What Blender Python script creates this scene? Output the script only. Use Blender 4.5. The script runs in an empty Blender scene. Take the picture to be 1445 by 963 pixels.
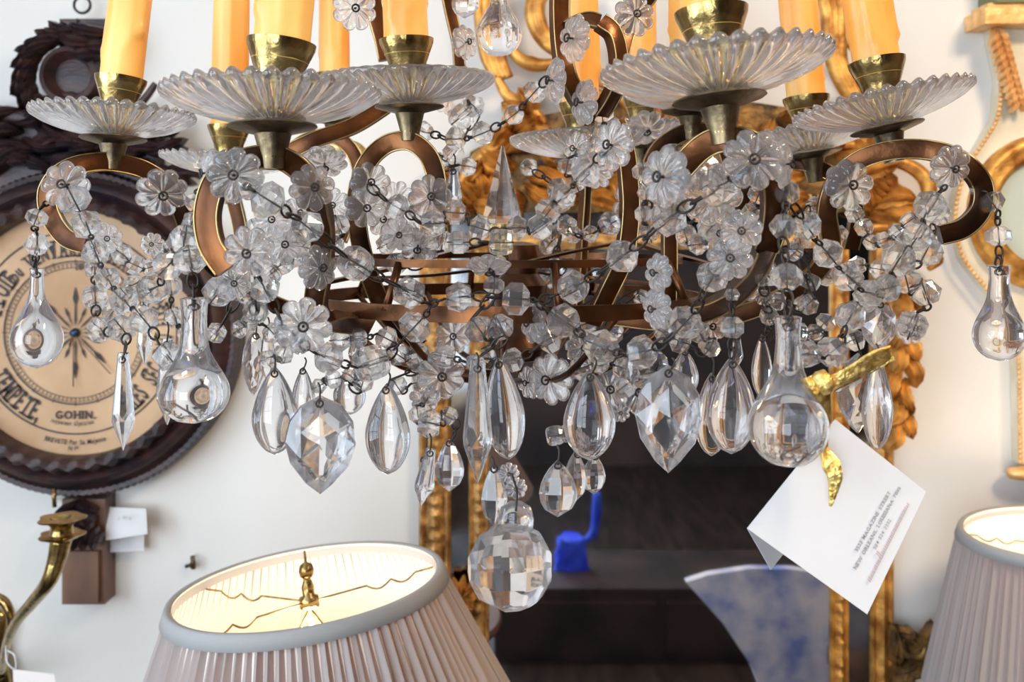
import bpy, bmesh, math, random
from mathutils import Vector, Matrix, Quaternion
random.seed(7)
pi = math.pi; sin = math.sin; cos = math.cos
C = bpy.context.scene.collection
SC = bpy.context.scene
# ------------------------------------------------------------------ camera
F0 = 1070.0; F = 1354.0; K = F/F0; YH = 331.0; H = 1.60; WALL = 1.45*K
cam = bpy.data.cameras.new('camera'); camo = bpy.data.objects.new('camera', cam); C.objects.link(camo)
cam.sensor_width = 36; cam.lens = 36*F/1445.0
cam.shift_y = -(481.5-YH)/1445.0; camo.location = (0, 0, H); camo.rotation_euler = (pi/2, 0, 0)
cam.clip_start = 0.02
cam.dof.use_dof = True; cam.dof.focus_distance = 0.70; cam.dof.aperture_fstop = 11
SC.camera = camo
SC.view_settings.view_transform = 'Standard'; SC.view_settings.look = 'None'
SC.view_settings.gamma = 1.0; SC.view_settings.use_curve_mapping = False
SC.view_settings.exposure = 0.0
w = bpy.data.worlds.new('world'); SC.world = w; w.use_nodes = True
w.node_tree.nodes['Background'].inputs[0].default_value = (.75, .85, 1, 1)
w.node_tree.nodes['Background'].inputs[1].default_value = .25
cy = SC.cycles
cy.max_bounces = 20; cy.transmission_bounces = 16; cy.glossy_bounces = 6; cy.diffuse_bounces = 4
cy.transparent_max_bounces = 40; cy.sample_clamp_indirect = 3.0; cy.caustics_reflective = True; cy.caustics_refractive = True
DAY_LEFT, DAY_REAR, WARM_CEIL, LAMP, BULB = 96, 112, 50, .60, 6
def area(name, loc, target, sx, sy, power, col):
    l = bpy.data.lights.new(name, 'AREA'); l.shape = 'RECTANGLE'; l.size = sx; l.size_y = sy; l.energy = power; l.color = col
    o = bpy.data.objects.new(name, l); C.objects.link(o); o.location = loc
    o.rotation_euler = (Vector(target)-Vector(loc)).to_track_quat('-Z', 'Y').to_euler(); return o
area('daylight_left', (-2.13, -.6, 1.75), (0, -.6, 1.7), 2.0, 1.7, DAY_LEFT, (.72, .86, 1.0))
area('daylight_rear', (-1.2, -2.93, 1.65), (-1.2, 0, 1.6), 1.7, 2.2, DAY_REAR, (.84, .92, 1.0))
area('ceiling_lamp_light', (1.3, .1, 2.88), (1.2, .6, 0), .5, .5, WARM_CEIL, (1.0, .76, .50))

def P(px, py, d): return Vector(((px-722.5)/F0*d, d*K, H-(py-YH)/F0*d))   # a pixel and a depth (in units of K metres) to a place
def S(npx, d): return npx/F0*d

# ------------------------------------------------------------------ materials
def mat(name, col=(.8,.8,.8), rough=.5, metal=0, **kw):
    m = bpy.data.materials.new(name); m.use_nodes = True
    b = m.node_tree.nodes['Principled BSDF']
    b.inputs['Base Color'].default_value = (*col, 1); b.inputs['Roughness'].default_value = rough; b.inputs['Metallic'].default_value = metal
    for k, v in kw.items():
        b.inputs[k.replace('_', ' ')].default_value = v
    return m
def noisy(m, c1, c2, scale=8, detail=5, bump=0, bscale=None, lo=.35, hi=.65, rough=None, stretch=(1,1,1)):
    nt = m.node_tree; N = nt.nodes; L = nt.links; b = N['Principled BSDF']
    tc = N.new('ShaderNodeTexCoord'); mp = N.new('ShaderNodeMapping'); mp.inputs['Scale'].default_value = stretch
    L.new(tc.outputs['Object'], mp.inputs[0])
    n = N.new('ShaderNodeTexNoise'); n.inputs['Scale'].default_value = scale; n.inputs['Detail'].default_value = detail
    L.new(mp.outputs[0], n.inputs['Vector'])
    r = N.new('ShaderNodeValToRGB'); r.color_ramp.elements[0].position = lo; r.color_ramp.elements[1].position = hi
    r.color_ramp.elements[0].color = (*c1, 1); r.color_ramp.elements[1].color = (*c2, 1)
    L.new(n.outputs['Fac'], r.inputs[0]); L.new(r.outputs[0], b.inputs['Base Color'])
    if bump:
        n2 = N.new('ShaderNodeTexNoise'); n2.inputs['Scale'].default_value = bscale or scale*4; n2.inputs['Detail'].default_value = 6
        L.new(mp.outputs[0], n2.inputs['Vector'])
        bp = N.new('ShaderNodeBump'); bp.inputs['Strength'].default_value = bump; bp.inputs['Distance'].default_value = .004
        L.new(n2.outputs['Fac'], bp.inputs['Height']); L.new(bp.outputs[0], b.inputs['Normal'])
    return m
def glassmat(name, tint=(1,1,1), clear=.25, ior=1.5, rough=0.0, bump=0, bs=60, light_lift=0):
    m = bpy.data.materials.new(name); m.use_nodes = True; nt = m.node_tree; N = nt.nodes; L = nt.links
    for n in list(N): N.remove(n)
    o = N.new('ShaderNodeOutputMaterial'); g = N.new('ShaderNodeBsdfGlass'); t = N.new('ShaderNodeBsdfTransparent'); mx = N.new('ShaderNodeMixShader')
    g.inputs['IOR'].default_value = ior; g.inputs['Roughness'].default_value = rough; g.inputs['Color'].default_value = (*tint, 1)
    t.inputs['Color'].default_value = (*tint, 1)
    mx.inputs[0].default_value = 1-clear
    L.new(t.outputs[0], mx.inputs[1]); L.new(g.outputs[0], mx.inputs[2]); L.new(mx.outputs[0], o.inputs[0])
    if light_lift:   # whitish diffuse mix, stands in for light the crystal gathers
        df = N.new('ShaderNodeBsdfDiffuse'); df.inputs[0].default_value = (.93,.96,1,1); tl = N.new('ShaderNodeBsdfTranslucent'); tl.inputs[0].default_value = (.93,.95,1,1)
        m1 = N.new('ShaderNodeMixShader'); m1.inputs[0].default_value = .45; m2 = N.new('ShaderNodeMixShader'); m2.inputs[0].default_value = light_lift
        L.new(df.outputs[0], m1.inputs[1]); L.new(tl.outputs[0], m1.inputs[2]); L.new(mx.outputs[0], m2.inputs[1]); L.new(m1.outputs[0], m2.inputs[2]); L.new(m2.outputs[0], o.inputs[0])
    if bump:
        tc = N.new('ShaderNodeTexCoord'); n2 = N.new('ShaderNodeTexNoise'); n2.inputs['Scale'].default_value = bs
        L.new(tc.outputs['Object'], n2.inputs['Vector'])
        bp = N.new('ShaderNodeBump'); bp.inputs['Strength'].default_value = bump; bp.inputs['Distance'].default_value = .002
        L.new(n2.outputs['Fac'], bp.inputs['Height']); L.new(bp.outputs[0], g.inputs['Normal'])
    return m
M = {}
M['bead'] = glassmat('bead_crystal', (1,1,1), .36, 1.5, light_lift=.05)
M['drop'] = glassmat('drop_crystal', (.99,.99,1), .12, 1.5, light_lift=.025)
M['cut'] = glassmat('cut_crystal', (.99,.99,1), .12, 1.6, light_lift=.03)
M['rosette'] = glassmat('rosette_glass', (.99,.99,1), .3, 1.48, .03, light_lift=.085)
M['dish'] = glassmat('dish_glass', (.99,.99,1), .14, 1.52, light_lift=.035)
M['wire'] = mat('dark_wire', (.035,.028,.025), .5, .6)
M['brass'] = noisy(mat('old_brass', (.5,.34,.12), .2, 1), (.20,.13,.045), (.50,.36,.14), 60, 4, .15, 200)
M['dark_brass'] = noisy(mat('tarnished_brass', (.1,.08,.05), .4, 1), (.10,.075,.05), (.24,.18,.10), 80, 4, .1)
M['arm'] = noisy(mat('arm_bronze', (.3,.16,.06), .3, .8), (.035,.014,.007), (.15,.055,.017), 18, 4, .08, 150)
M['rim'] = mat('brass_rim', (.42,.30,.13), .3, 1)
M['wax'] = noisy(mat('glow_tinted_wax', (.95,.66,.25), .35, 0, Subsurface_Weight=.2, Subsurface_Scale=.01), (.80,.30,.035), (.93,.58,.18), 14, 3, .25, 40, stretch=(1,1,.25))  # orange glow from the bulbs is put into the wax colour
M['gold'] = noisy(mat('gilded_wood', (.7,.36,.06), .48, .6), (.32,.12,.02), (.78,.42,.10), 30, 6, .6, 60)
M['goldframe'] = noisy(mat('gilded_moulding', (.7,.4,.1), .5, .55), (.26,.12,.035), (.72,.44,.16), 45, 8, .5, 90)
M['darkgold'] = noisy(mat('dark_gilt_carving', (.2,.12,.04), .45, .6), (.05,.03,.02), (.35,.20,.06), 35, 5, .5, 80)
M['palegold'] = noisy(mat('pale_gilding', (.85,.5,.2), .45, .5), (.70,.38,.13), (.90,.60,.28), 40, 5, .3, 80)
M['wood'] = noisy(mat('dark_carved_wood', (.05,.025,.03), .45), (.012,.008,.012), (.05,.02,.018), 16, 6, .35, 90, stretch=(1,1,3))
M['stick'] = noisy(mat('brown_wood', (.12,.06,.04), .4), (.06,.03,.025), (.20,.10,.06), 8, 5, .1, 60, stretch=(1,1,.4))
M['dial'] = noisy(mat('aged_dial_paper', (.7,.5,.3), .6), (.38,.22,.11), (.62,.42,.25), 4, 6)
M['ink'] = mat('ink', (.035,.03,.035), .7)
M['greyink'] = mat('grey_ink', (.30,.30,.32), .8)
M['redink'] = mat('red_grey_ink', (.50,.38,.38), .8)
M['paper'] = mat('white_card', (.66,.66,.68), .7)
M['wall'] = noisy(mat('cream_wall_paint', (.8,.76,.7), .75), (.68,.662,.632), (.73,.712,.685), 2, 3, .05, 40)
M['ribbon'] = noisy(mat('gold_ribbon', (.8,.5,.12), .3, .8), (.55,.32,.06), (1,.72,.25), 220, 2, .5, 300)
M['cream'] = noisy(mat('cream_painted_wood', (.75,.68,.52), .55), (.66,.60,.44), (.80,.74,.60), 12, 5, .1)
M['face'] = mat('pale_dial_glass', (.52,.58,.50), .12)
M['mirror'] = noisy(mat('antique_mirror', (.5,.5,.52), .03, 1), (.56,.57,.60), (.66,.67,.70), 9, 6)
M['darkglass'] = noisy(mat('foxed_mirror_border', (.2,.2,.22), .12, 1), (.12,.13,.14), (.28,.29,.31), 12, 6)
M['white'] = mat('window_white', (.8,.8,.8), .5)

# ------------------------------------------------------------------ mesh builder
class MB:
    def __init__(s): s.v = []; s.f = []
    def add(s, vs, fs):
        o = len(s.v); s.v += [Vector(v) for v in vs]; s.f += [tuple(i+o for i in f) for f in fs]
    def grid(s, rows, closed_u=True, closed_v=False):
        n = len(rows); m = len(rows[0]); vs = [v for r in rows for v in r]; fs = []
        for i in range(n if closed_v else n-1):
            for j in range(m if closed_u else m-1):
                a, b = i, (i+1) % n; c, d = j, (j+1) % m
                fs.append((a*m+c, a*m+d, b*m+d, b*m+c))
        s.add(vs, fs)
    def lathe(s, prof, n=32, mtx=None, mod=None, caps=True):
        rows = []
        for k, (r, z) in enumerate(prof):
            row = []
            for j in range(n):
                a = 2*pi*j/n; rr = r*(mod(a, k) if mod else 1)
                p = Vector((rr*cos(a), rr*sin(a), z)); row.append(mtx @ p if mtx else p)
            rows.append(row)
        o = len(s.v); s.grid(rows)
        if caps:
            s.f.append(tuple(o+j for j in reversed(range(n)))); s.f.append(tuple(o+(len(prof)-1)*n+j for j in range(n)))
    def tube(s, pts, r, n=8, closed=False):
        pts = [Vector(p) for p in pts]; N = len(pts); rows = []
        rr = r if isinstance(r, (list, tuple)) else [r]*N
        up = None
        for i, p in enumerate(pts):
            if closed: t = pts[(i+1) % N]-pts[i-1]
            else: t = pts[min(i+1, N-1)]-pts[max(i-1, 0)]
            if t.length < 1e-9: t = Vector((0,0,1))
            t.normalize()
            if up is None:
                up = t.orthogonal().normalized()
            up = (up-t*up.dot(t))
            if up.length < 1e-6: up = t.orthogonal()
            up.normalize(); b = t.cross(up)
            rows.append([p+(up*cos(2*pi*j/n)+b*sin(2*pi*j/n))*rr[i] for j in range(n)])
        o = len(s.v); s.grid(rows, True, closed)
        if not closed:
            s.f.append(tuple(o+j for j in reversed(range(n)))); s.f.append(tuple(o+(N-1)*n+j for j in range(n)))
    def bar(s, pts, nrm, prof):
        pts = [Vector(p) for p in pts]; N = len(pts); rows = []; nrm = Vector(nrm).normalized()
        for i, p in enumerate(pts):
            t = (pts[min(i+1, N-1)]-pts[max(i-1, 0)]).normalized()
            nn = (nrm-t*nrm.dot(t)).normalized(); b = t.cross(nn)
            rows.append([p+nn*u+b*v for (u, v) in prof])
        o = len(s.v); m = len(prof); s.grid(rows)
        s.f.append(tuple(o+j for j in reversed(range(m)))); s.f.append(tuple(o+(N-1)*m+j for j in range(m)))
    def box(s, lo, hi, mtx=None):
        x0,y0,z0 = lo; x1,y1,z1 = hi
        vs = [Vector(p) for p in ((x0,y0,z0),(x1,y0,z0),(x1,y1,z0),(x0,y1,z0),(x0,y0,z1),(x1,y0,z1),(x1,y1,z1),(x0,y1,z1))]
        if mtx: vs = [mtx @ v for v in vs]
        s.add(vs, [(0,3,2,1),(4,5,6,7),(0,1,5,4),(1,2,6,5),(2,3,7,6),(3,0,4,7)])
    def hull(s, pts, dissolve=0):
        bm = bmesh.new()
        for p in pts: bm.verts.new(p)
        bmesh.ops.convex_hull(bm, input=bm.verts)
        if dissolve: bmesh.ops.dissolve_limit(bm, angle_limit=dissolve, verts=bm.verts, edges=bm.edges)
        bm.verts.ensure_lookup_table(); bm.verts.index_update()
        used = [v for v in bm.verts if v.link_faces]; ix = {v: i for i, v in enumerate(used)}
        s.add([v.co.copy() for v in used], [tuple(ix[v] for v in f.verts) for f in bm.faces]); bm.free()
    def mesh(s, name, m, smooth=True, fix=True):
        me = bpy.data.meshes.new(name); me.from_pydata([tuple(v) for v in s.v], [], s.f)
        if fix:
            bm = bmesh.new(); bm.from_mesh(me); bmesh.ops.recalc_face_normals(bm, faces=bm.faces); bm.to_mesh(me); bm.free()
        if smooth: me.polygons.foreach_set('use_smooth', [True]*len(me.polygons))
        if isinstance(smooth, float):
            me.set_sharp_from_angle(angle=smooth)
        me.materials.append(m); me.update(); return me
    def build(s, name, m, parent=None, smooth=True, loc=None, center=False):
        """verts are in world space (parent is an unrotated empty) unless loc is given"""
        off = Vector((0,0,0))
        if parent and loc is None:
            off = W(parent)
        if loc is None and not parent and center:
            lo = Vector([min(v[k] for v in s.v) for k in range(3)]); hi = Vector([max(v[k] for v in s.v) for k in range(3)])
            off = Vector(((lo.x+hi.x)/2, (lo.y+hi.y)/2, lo.z))
        if off.length: s.v = [v-off for v in s.v]
        o = bpy.data.objects.new(name, s.mesh(name, m, smooth)); C.objects.link(o)
        if parent: o.parent = parent
        elif center: o.location = off
        if loc is not None: o.location = loc
        return o
def W(o):
    p = Vector((0,0,0))
    while o: p = p+o.location; o = o.parent
    return p
def thing(name, label, cat, loc, group=None):
    o = bpy.data.objects.new(name, None); C.objects.link(o); o.location = loc; o.empty_display_size = .02
    o['label'] = label; o['category'] = cat
    if group: o['group'] = group
    return o
def tag(o, label, cat, group=None):
    o['label'] = label; o['category'] = cat
    if group: o['group'] = group
    return o
def struct(o): o['kind'] = 'structure'; return o
def put(name, me, parent, loc, rot=None, scale=None, label=None):
    """linked copy; loc is world"""
    o = bpy.data.objects.new(name, me); C.objects.link(o); o.parent = parent
    o.location = Vector(loc)-(W(parent) if parent else Vector((0,0,0)))
    if rot is not None:
        o.rotation_mode = 'QUATERNION'; o.rotation_quaternion = rot
    if scale is not None: o.scale = scale
    if label: o['label'] = label
    return o
def smoothpath(pts, k=6):
    pts = [Vector(p) for p in pts]; out = []
    n = len(pts)
    for i in range(n-1):
        p0 = pts[max(i-1,0)]; p1 = pts[i]; p2 = pts[i+1]; p3 = pts[min(i+2,n-1)]
        for j in range(k):
            t = j/k
            out.append(.5*((2*p1)+(p2-p0)*t+(2*p0-5*p1+4*p2-p3)*t*t+(3*p1-p0-3*p2+p3)*t**3))
    out.append(pts[-1]); return out
def px3(lst, d=None): return [P(a[0], a[1], a[2] if len(a) > 2 else d) for a in lst]

# ------------------------------------------------------------------ room shell
def wallbox(name, lo, hi, m, holes=None):
    b = MB()
    b.box(lo, hi); return struct(b.build(name, m, smooth=False))
X0, X1, Y0, Y1, Z1 = -2.2, 2.6, -3.0, WALL, 3.0
wallbox('wall_front', (X0-.1, Y1, 0), (X1+.1, Y1+.1, Z1), M['wall'])
wallbox('wall_right', (X1, Y0, 0), (X1+.1, Y1, Z1), noisy(mat('brown_panelling', (.1,.06,.045), .6), (.06,.035,.03), (.16,.09,.07), 4, 4))
def wall_with_hole(name, axis, pos, t, a0, a1, h0, h1, w0, w1, m):
    b = MB()
    def bx(u0, u1, z0, z1):
        if axis == 'x': b.box((min(pos,pos+t), u0, z0), (max(pos,pos+t), u1, z1))
        else: b.box((u0, min(pos,pos+t), z0), (u1, max(pos,pos+t), z1))
    bx(a0, w0, 0, Z1); bx(w1, a1, 0, Z1); bx(w0, w1, 0, h0); bx(w0, w1, h1, Z1)
    return struct(b.build(name, m, smooth=False))
wall_with_hole('wall_left', 'x', X0, -.1, Y0, Y1, .88, 2.62, -1.65, .45, M['wall'])
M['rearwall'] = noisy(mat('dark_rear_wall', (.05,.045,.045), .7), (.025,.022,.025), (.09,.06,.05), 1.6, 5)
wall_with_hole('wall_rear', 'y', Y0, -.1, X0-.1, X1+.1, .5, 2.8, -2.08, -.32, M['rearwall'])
fl = noisy(mat('dark_floorboards', (.08,.05,.04), .45), (.014,.011,.011), (.045,.03,.025), 3, 5, stretch=(8,1,1))
wallbox('floor', (X0-.1, Y0-.1, -.08), (X1+.1, Y1+.1, 0), fl)
wallbox('ceiling', (X0-.1, Y0-.1, Z1), (X1+.1, Y1+.1, Z1+.08), mat('ceiling_paint', (.82,.80,.78), .8))
def window(name, axis, pos, u0, u1, z0, z1):
    b = MB(); wv = [u0, (u0*2+u1)/3, (u0+2*u1)/3, u1]; hz = [z0+(z1-z0)*i/4 for i in range(5)]
    def bx(ua, ub, za, zb):
        if axis == 'x': b.box((pos-.025, ua, za), (pos+.025, ub, zb))
        else: b.box((ua, pos-.025, za), (ub, pos+.025, zb))
    for u in wv: bx(u-.02, u+.02, z0, z1)
    for z in hz: bx(u0, u1, z-.018, z+.018)
    return struct(b.build(name, M['white'], smooth=False))
window('window_1', 'x', -2.09, -1.65, .45, .88, 2.62)
window('window_2', 'y', -2.88, -2.08, -.32, .5, 2.8)

# ------------------------------------------------------------------ shared crystal meshes
def bead_mesh():
    b = MB(); pts = []
    for (z, r, o) in ((.88,.48,0),(.42,.96,.5),(-.42,.96,.5),(-.88,.48,0)):
        for j in range(6):
            a = 2*pi*(j+o)/6; pts.append((r*cos(a), r*sin(a), z))
    b.hull(pts, .02); return b.mesh('bead', M['bead'], False)
def bead_mesh2():
    b = MB(); pts = []
    for (z, r, o) in ((.80,.62,0),(.05,1.0,.5),(-.80,.62,0)):
        for j in range(8):
            a = 2*pi*(j+o)/8; pts.append((r*cos(a), r*sin(a), z))
    b.hull(pts, .02); return b.mesh('bead', M['bead'], False)
def barrel_mesh():
    b = MB(); b.lathe([(.45,-.95),(.8,-.85),(.95,-.5),(1,0),(.95,.5),(.8,.85),(.45,.95)], 10); return b.mesh('bead', M['bead'], False)
BEADS = [bead_mesh(), bead_mesh(), bead_mesh2()]; BARREL = barrel_mesh()
pb = MB(); pb.tube([(0,0,-1.02),(0,0,1.02)], .055, 6); PIN = pb.mesh('wire_pin', M['wire'])
def rosette_mesh(np=8, thick=.30):
    b = MB(); n = np*8; K = 9; rows = []
    for i in range(K+1):
        u = i/K; row = []
        for j in range(n):
            a = 2*pi*j/n; pet = abs(cos(np*a/2))**.6
            R = u*(.82+.20*pet)
            z = thick*(.18+.9*sin(pi*min(1, u**.9))**.8*(.35+.65*pet))*(1 if u < .999 else .25) if u > .02 else thick*.25
            row.append((R*cos(a), R*sin(a), z))
        rows.append(row)
    for i in range(K, -1, -1):
        u = i/K; row = []
        for j in range(n):
            a = 2*pi*j/n; pet = abs(cos(np*a/2))**.6; R = u*(.82+.20*pet)
            row.append((R*cos(a)*.97, R*sin(a)*.97, -thick*.22*(1-.4*u)))
        rows.append(row)
    b.grid(rows); return b.mesh('crystal_rosette', M['rosette'])
ROS = rosette_mesh()
hb = MB(); hb.tube([(0,0,-.3),(0,0,.42)], .05, 6)
hb.tube([(.16*cos(t)+.0, .16*sin(t), .42+.05*t/6) for t in [i*2*pi/12 for i in range(13)]], .045, 6)
ROSWIRE = hb.mesh('wire_eye', M['wire'])

# ------------------------------------------------------------------ chandelier frame
CX, CY = -.005, .843
chand = thing('chandelier', 'large antique brass chandelier with cut glass drip dishes and amber-glowing wax candles', 'chandelier', (CX, CY, H+.02))
ap = .0072; at = .0042
ARMP = [(-at,-ap*.85),(-at*.9,-ap),(at*.9,-ap),(at,-ap*.85),(at,ap*.85),(at*.9,ap),(-at*.9,ap),(-at,ap*.85)]
def arm(pts, yaw=0, wide=1.0, thick=1.0, name='arm', m='arm', k=7, rims=True):
    b = MB(); path = smoothpath(px3(pts), k)
    prof = [(u*thick, v*wide) for (u, v) in ARMP]
    b.bar(path, (sin(yaw), -cos(yaw), 0), prof)
    o = b.build(name, M[m], chand, smooth=.6)
    if rims:
        r = MB(); nn = Vector((sin(yaw), -cos(yaw), 0))
        N = len(path)
        for sgn in (-1, 1):
            line = []
            for i, p in enumerate(path):
                t = (path[min(i+1,N-1)]-path[max(i-1,0)]).normalized(); n2 = (nn-t*nn.dot(t)).normalized(); bb = t.cross(n2)
                line.append(p+n2*at*thick*1.0+bb*ap*wide*sgn*.97)
            r.tube(line, .0007, 5)
        ro = r.build('edge_moulding', M['rim'], o)
    return o
arm([(122,345,.60),(95,335,.60),(74,305,.60),(70,270,.60),(92,242,.60),(130,230,.61),(165,230,.62),(205,240,.63),(236,262,.64),(256,295,.66),(276,345,.68),(320,392,.70),(380,425,.72),(450,452,.75)], .1)
arm([(322,380,.46),(300,345,.46),(294,300,.46),(308,255,.46),(340,230,.465),(390,222,.47),(425,240,.475),(444,272,.48),(455,315,.50),(455,370,.51),(447,435,.53),(470,452,.56),(520,458,.60)], -.1)
arm([(618,290,.585),(616,255,.585),(604,220,.59),(578,200,.595),(545,205,.60),(518,232,.60),(504,275,.605),(506,325,.61),(516,370,.615),(532,415,.62),(552,450,.63),(590,485,.66)], .1)
arm([(940,262,.47),(962,235,.46),(990,208,.455),(1022,197,.45),(1058,205,.45),(1082,235,.45),(1092,275,.455),(1090,320,.46),(1080,350,.465)], .1, 1.05)
arm([(1080,345,.47),(1062,385,.50),(1030,420,.53),(985,442,.56),(930,452,.58),(870,446,.60)], .1)
arm([(1325,332,.56),(1358,322,.56),(1382,296,.56),(1384,262,.56),(1360,232,.56),(1318,214,.57),(1262,212,.575),(1212,226,.58),(1180,256,.585),(1166,300,.59),(1170,350,.60),(1140,395,.62),(1080,430,.64),(1010,452,.66),(950,460,.68)], -.1)
arm([(915,300,.66),(912,255,.66),(926,215,.66),(955,192,.66),(985,185,.66),(1015,200,.66),(1030,240,.66),(1026,285,.67)], .1)
arm([(342,420,.82),(342,340,.82),(330,280,.82),(318,240,.81)], 0, 1, 1)
arm([(395,232,.78),(430,200,.78),(468,192,.78),(495,210,.78),(508,245,.78),(498,290,.78),(480,340,.78)], 0)
arm([(430,262,.86),(445,225,.86),(478,208,.86),(508,214,.86),(518,250,.86)], 0, 1, 1, m='brass')
arm([(395,222,.70),(440,200,.70),(500,178,.71),(545,150,.72)], 0)
arm([(1040,300,.76),(1062,255,.75),(1100,232,.74),(1145,234,.73),(1190,262,.73),(1208,305,.73),(1200,350,.74)], 0)
arm([(822,212,.76),(826,260,.76),(822,330,.76),(818,400,.76),(810,450,.76)], .8, .7)
# inner uprights and the tier above
arm([(868,172,.60),(880,205,.60),(886,250,.60),(888,300,.60),(880,360,.60),(858,410,.60),(835,455,.61)], .3)
arm([(944,330,.62),(944,380,.62),(942,440,.62)], .2, .8)
arm([(524,-20,.66),(530,20,.66),(540,55,.66),(546,85,.66)], .2, 1.0)
arm([(628,-20,.70),(636,20,.70),(645,60,.70),(648,95,.70)], .2, .7)
arm([(790,-30,.56),(789,20,.56),(792,70,.56),(800,110,.56),(818,145,.57),(835,165,.58)], .4, .9)
arm([(846,32,.56),(864,48,.56),(872,80,.56),(870,115,.56),(858,142,.565),(846,160,.57)], .7, .9)
arm([(925,-20,.60),(902,10,.60),(882,45,.60),(872,80,.59)], .2, 1.0)
arm([(800,40,.56),(812,33,.56),(830,28,.56),(846,32,.56)], .2, .7)
# lower ring, upper hoop and stem
def ring(name, cx, cy, z, rad, prof, m, seg=64):
    b = MB(); rows = []
    for i in range(seg):
        a = 2*pi*i/seg; d = Vector((cos(a), sin(a), 0))
        rows.append([Vector((cx, cy, z))+d*(rad+u)+Vector((0,0,v)) for (u, v) in prof])
    b.grid(rows, True, True); return b.build(name, M[m], chand, smooth=.6)
bp_ = [(0,-.009),(.002,-.010),(.002,.010),(0,.009),(-.002,.010),(-.002,-.010)]
ring('lower_ring', CX, CY+.02, H-.058, .172, [(u, v*.6) for u, v in bp_], 'arm')
ring('upper_hoop', CX, CY+.02, H-.022, .155, [(u*.8, v*.3) for u, v in bp_], 'arm')
def strip(name, pts, wd, m):
    b = MB(); b.bar(smoothpath(px3(pts), 6), (0,0,1), [(-wd*.25,-wd),(wd*.25,-wd),(wd*.25,wd),(-wd*.25,wd)]); return b.build(name, M[m], chand, smooth=False)
strip('cross_bar', [(522,392,.60),(590,390,.60),(650,384,.61),(720,375,.62),(800,357,.64),(890,340,.66)], .0042, 'arm')
strip('cross_bar', [(455,400,.64),(530,384,.66),(600,366,.69),(690,342,.72)], .0062, 'arm')
strip('cross_bar', [(905,345,.70),(945,358,.68),(990,370,.66),(1060,392,.64)], .0055, 'arm')
strip('cross_bar', [(690,362,.78),(760,385,.78),(840,392,.78),(930,402,.76)], .0052, 'arm')
strip('cross_bar', [(1065,345,.62),(1110,352,.62),(1168,352,.62)], .0045, 'arm')
b = MB(); zc = P(0,370,.667).z
prof = [(.006,-.088),(.02,-.085),(.024,-.075),(.016,-.065),(.012,-.05),(.022,-.04),(.024,-.02),(.016,-.01),(.018,.005),(.016,.015),(.004,.018)]
b.lathe(prof, 24, Matrix.Translation((CX+.012, CY, zc)))
b.build('stem', M['arm'], chand, smooth=.7)
b = MB()
for i in range(12):
    a = 2*pi*i/12
    b.tube(smoothpath([Vector((CX+.012+.03*cos(a), CY+.03*sin(a), zc-.10)), Vector((CX+.10*cos(a), CY+.10*sin(a), zc-.085)), Vector((CX+.172*cos(a), CY+.02+.172*sin(a), H-.058))], 5), .0028, 6)
b.build('spoke', M['arm'], chand)
for i in range(8):
    a = 2*pi*(i+.3)/8
    b = MB(); b.tube([Vector((CX+.155*cos(a), CY+.02+.155*sin(a), H-.022)), Vector((CX+.172*cos(a), CY+.02+.172*sin(a), H-.058))], .0035, 6); b.build('strut', M['arm'], chand)

# bobeche dishes
def dish_mesh(teeth=1):
    b = MB(); NR = 38; n = NR*8; K = 14; R = .0695; Hh = .0180; rows = []
    def pt(u, a, side):
        ph = NR*a/2 + (.9*u)
        rib = abs(cos(ph))
        r = .014+(R-.014)*u; z = Hh*(u**1.25)
        if side:  # underside ribs
            z -= (.0040*rib*min(1, u*1.6)+.0012)*(1-.15*u)
        else:
            z += .0012+.0006*rib*u
        if teeth and u > .85:
            k = (u-.85)/.15; r -= .0028*(1-rib)*k; z += (.0028*rib-.001)*k
        if not teeth and u > .9:
            z += .002*(u-.9)/.1
        return (r*cos(a), r*sin(a), z)
    for i in range(K+1): rows.append([pt(i/K, 2*pi*j/n, 0) for j in range(n)])
    rows.append([tuple(Vector(pt(1, 2*pi*j/n, 0))*.5*1.012+Vector(pt(1, 2*pi*j/n, 1))*.5*1.012) for j in range(n)])
    for i in range(K, -1, -1): rows.append([pt(i/K, 2*pi*j/n, 1) for j in range(n)])
    b.grid(rows, True, True); return b.mesh('glass_drip_dish', M['dish'])
DISH = [dish_mesh(1), dish_mesh(0)]
b = MB(); b.lathe([(.004,-.027),(.0075,-.027),(.008,-.020),(.0115,-.006),(.012,-.0045),(.027,-.0005),(.0285,.0005),(.028,.0015),(.012,.0012),(.004,.001)], 40); PLATE = b.mesh('drip_plate', M['dark_brass'], .6)
b = MB(); b.lathe([(.006,0),(.0195,.001),(.0205,.004),(.0195,.0075),(.0165,.009),(.0148,.012),(.0142,.017),(.0155,.024),(.0195,.033),(.0218,.038),(.0222,.041),(.0205,.041),(.0185,.034),(.0150,.028),(.004,.027)], 40); CUP = b.mesh('candle_socket', M['brass'], .7)
b = MB(); b.lathe([(.004,-.027),(.0068,-.027),(.0075,-.022),(.0110,-.006),(.0105,-.004),(.004,-.004)], 24); CONE = b.mesh('socket_stem', M['brass'], .7)
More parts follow.
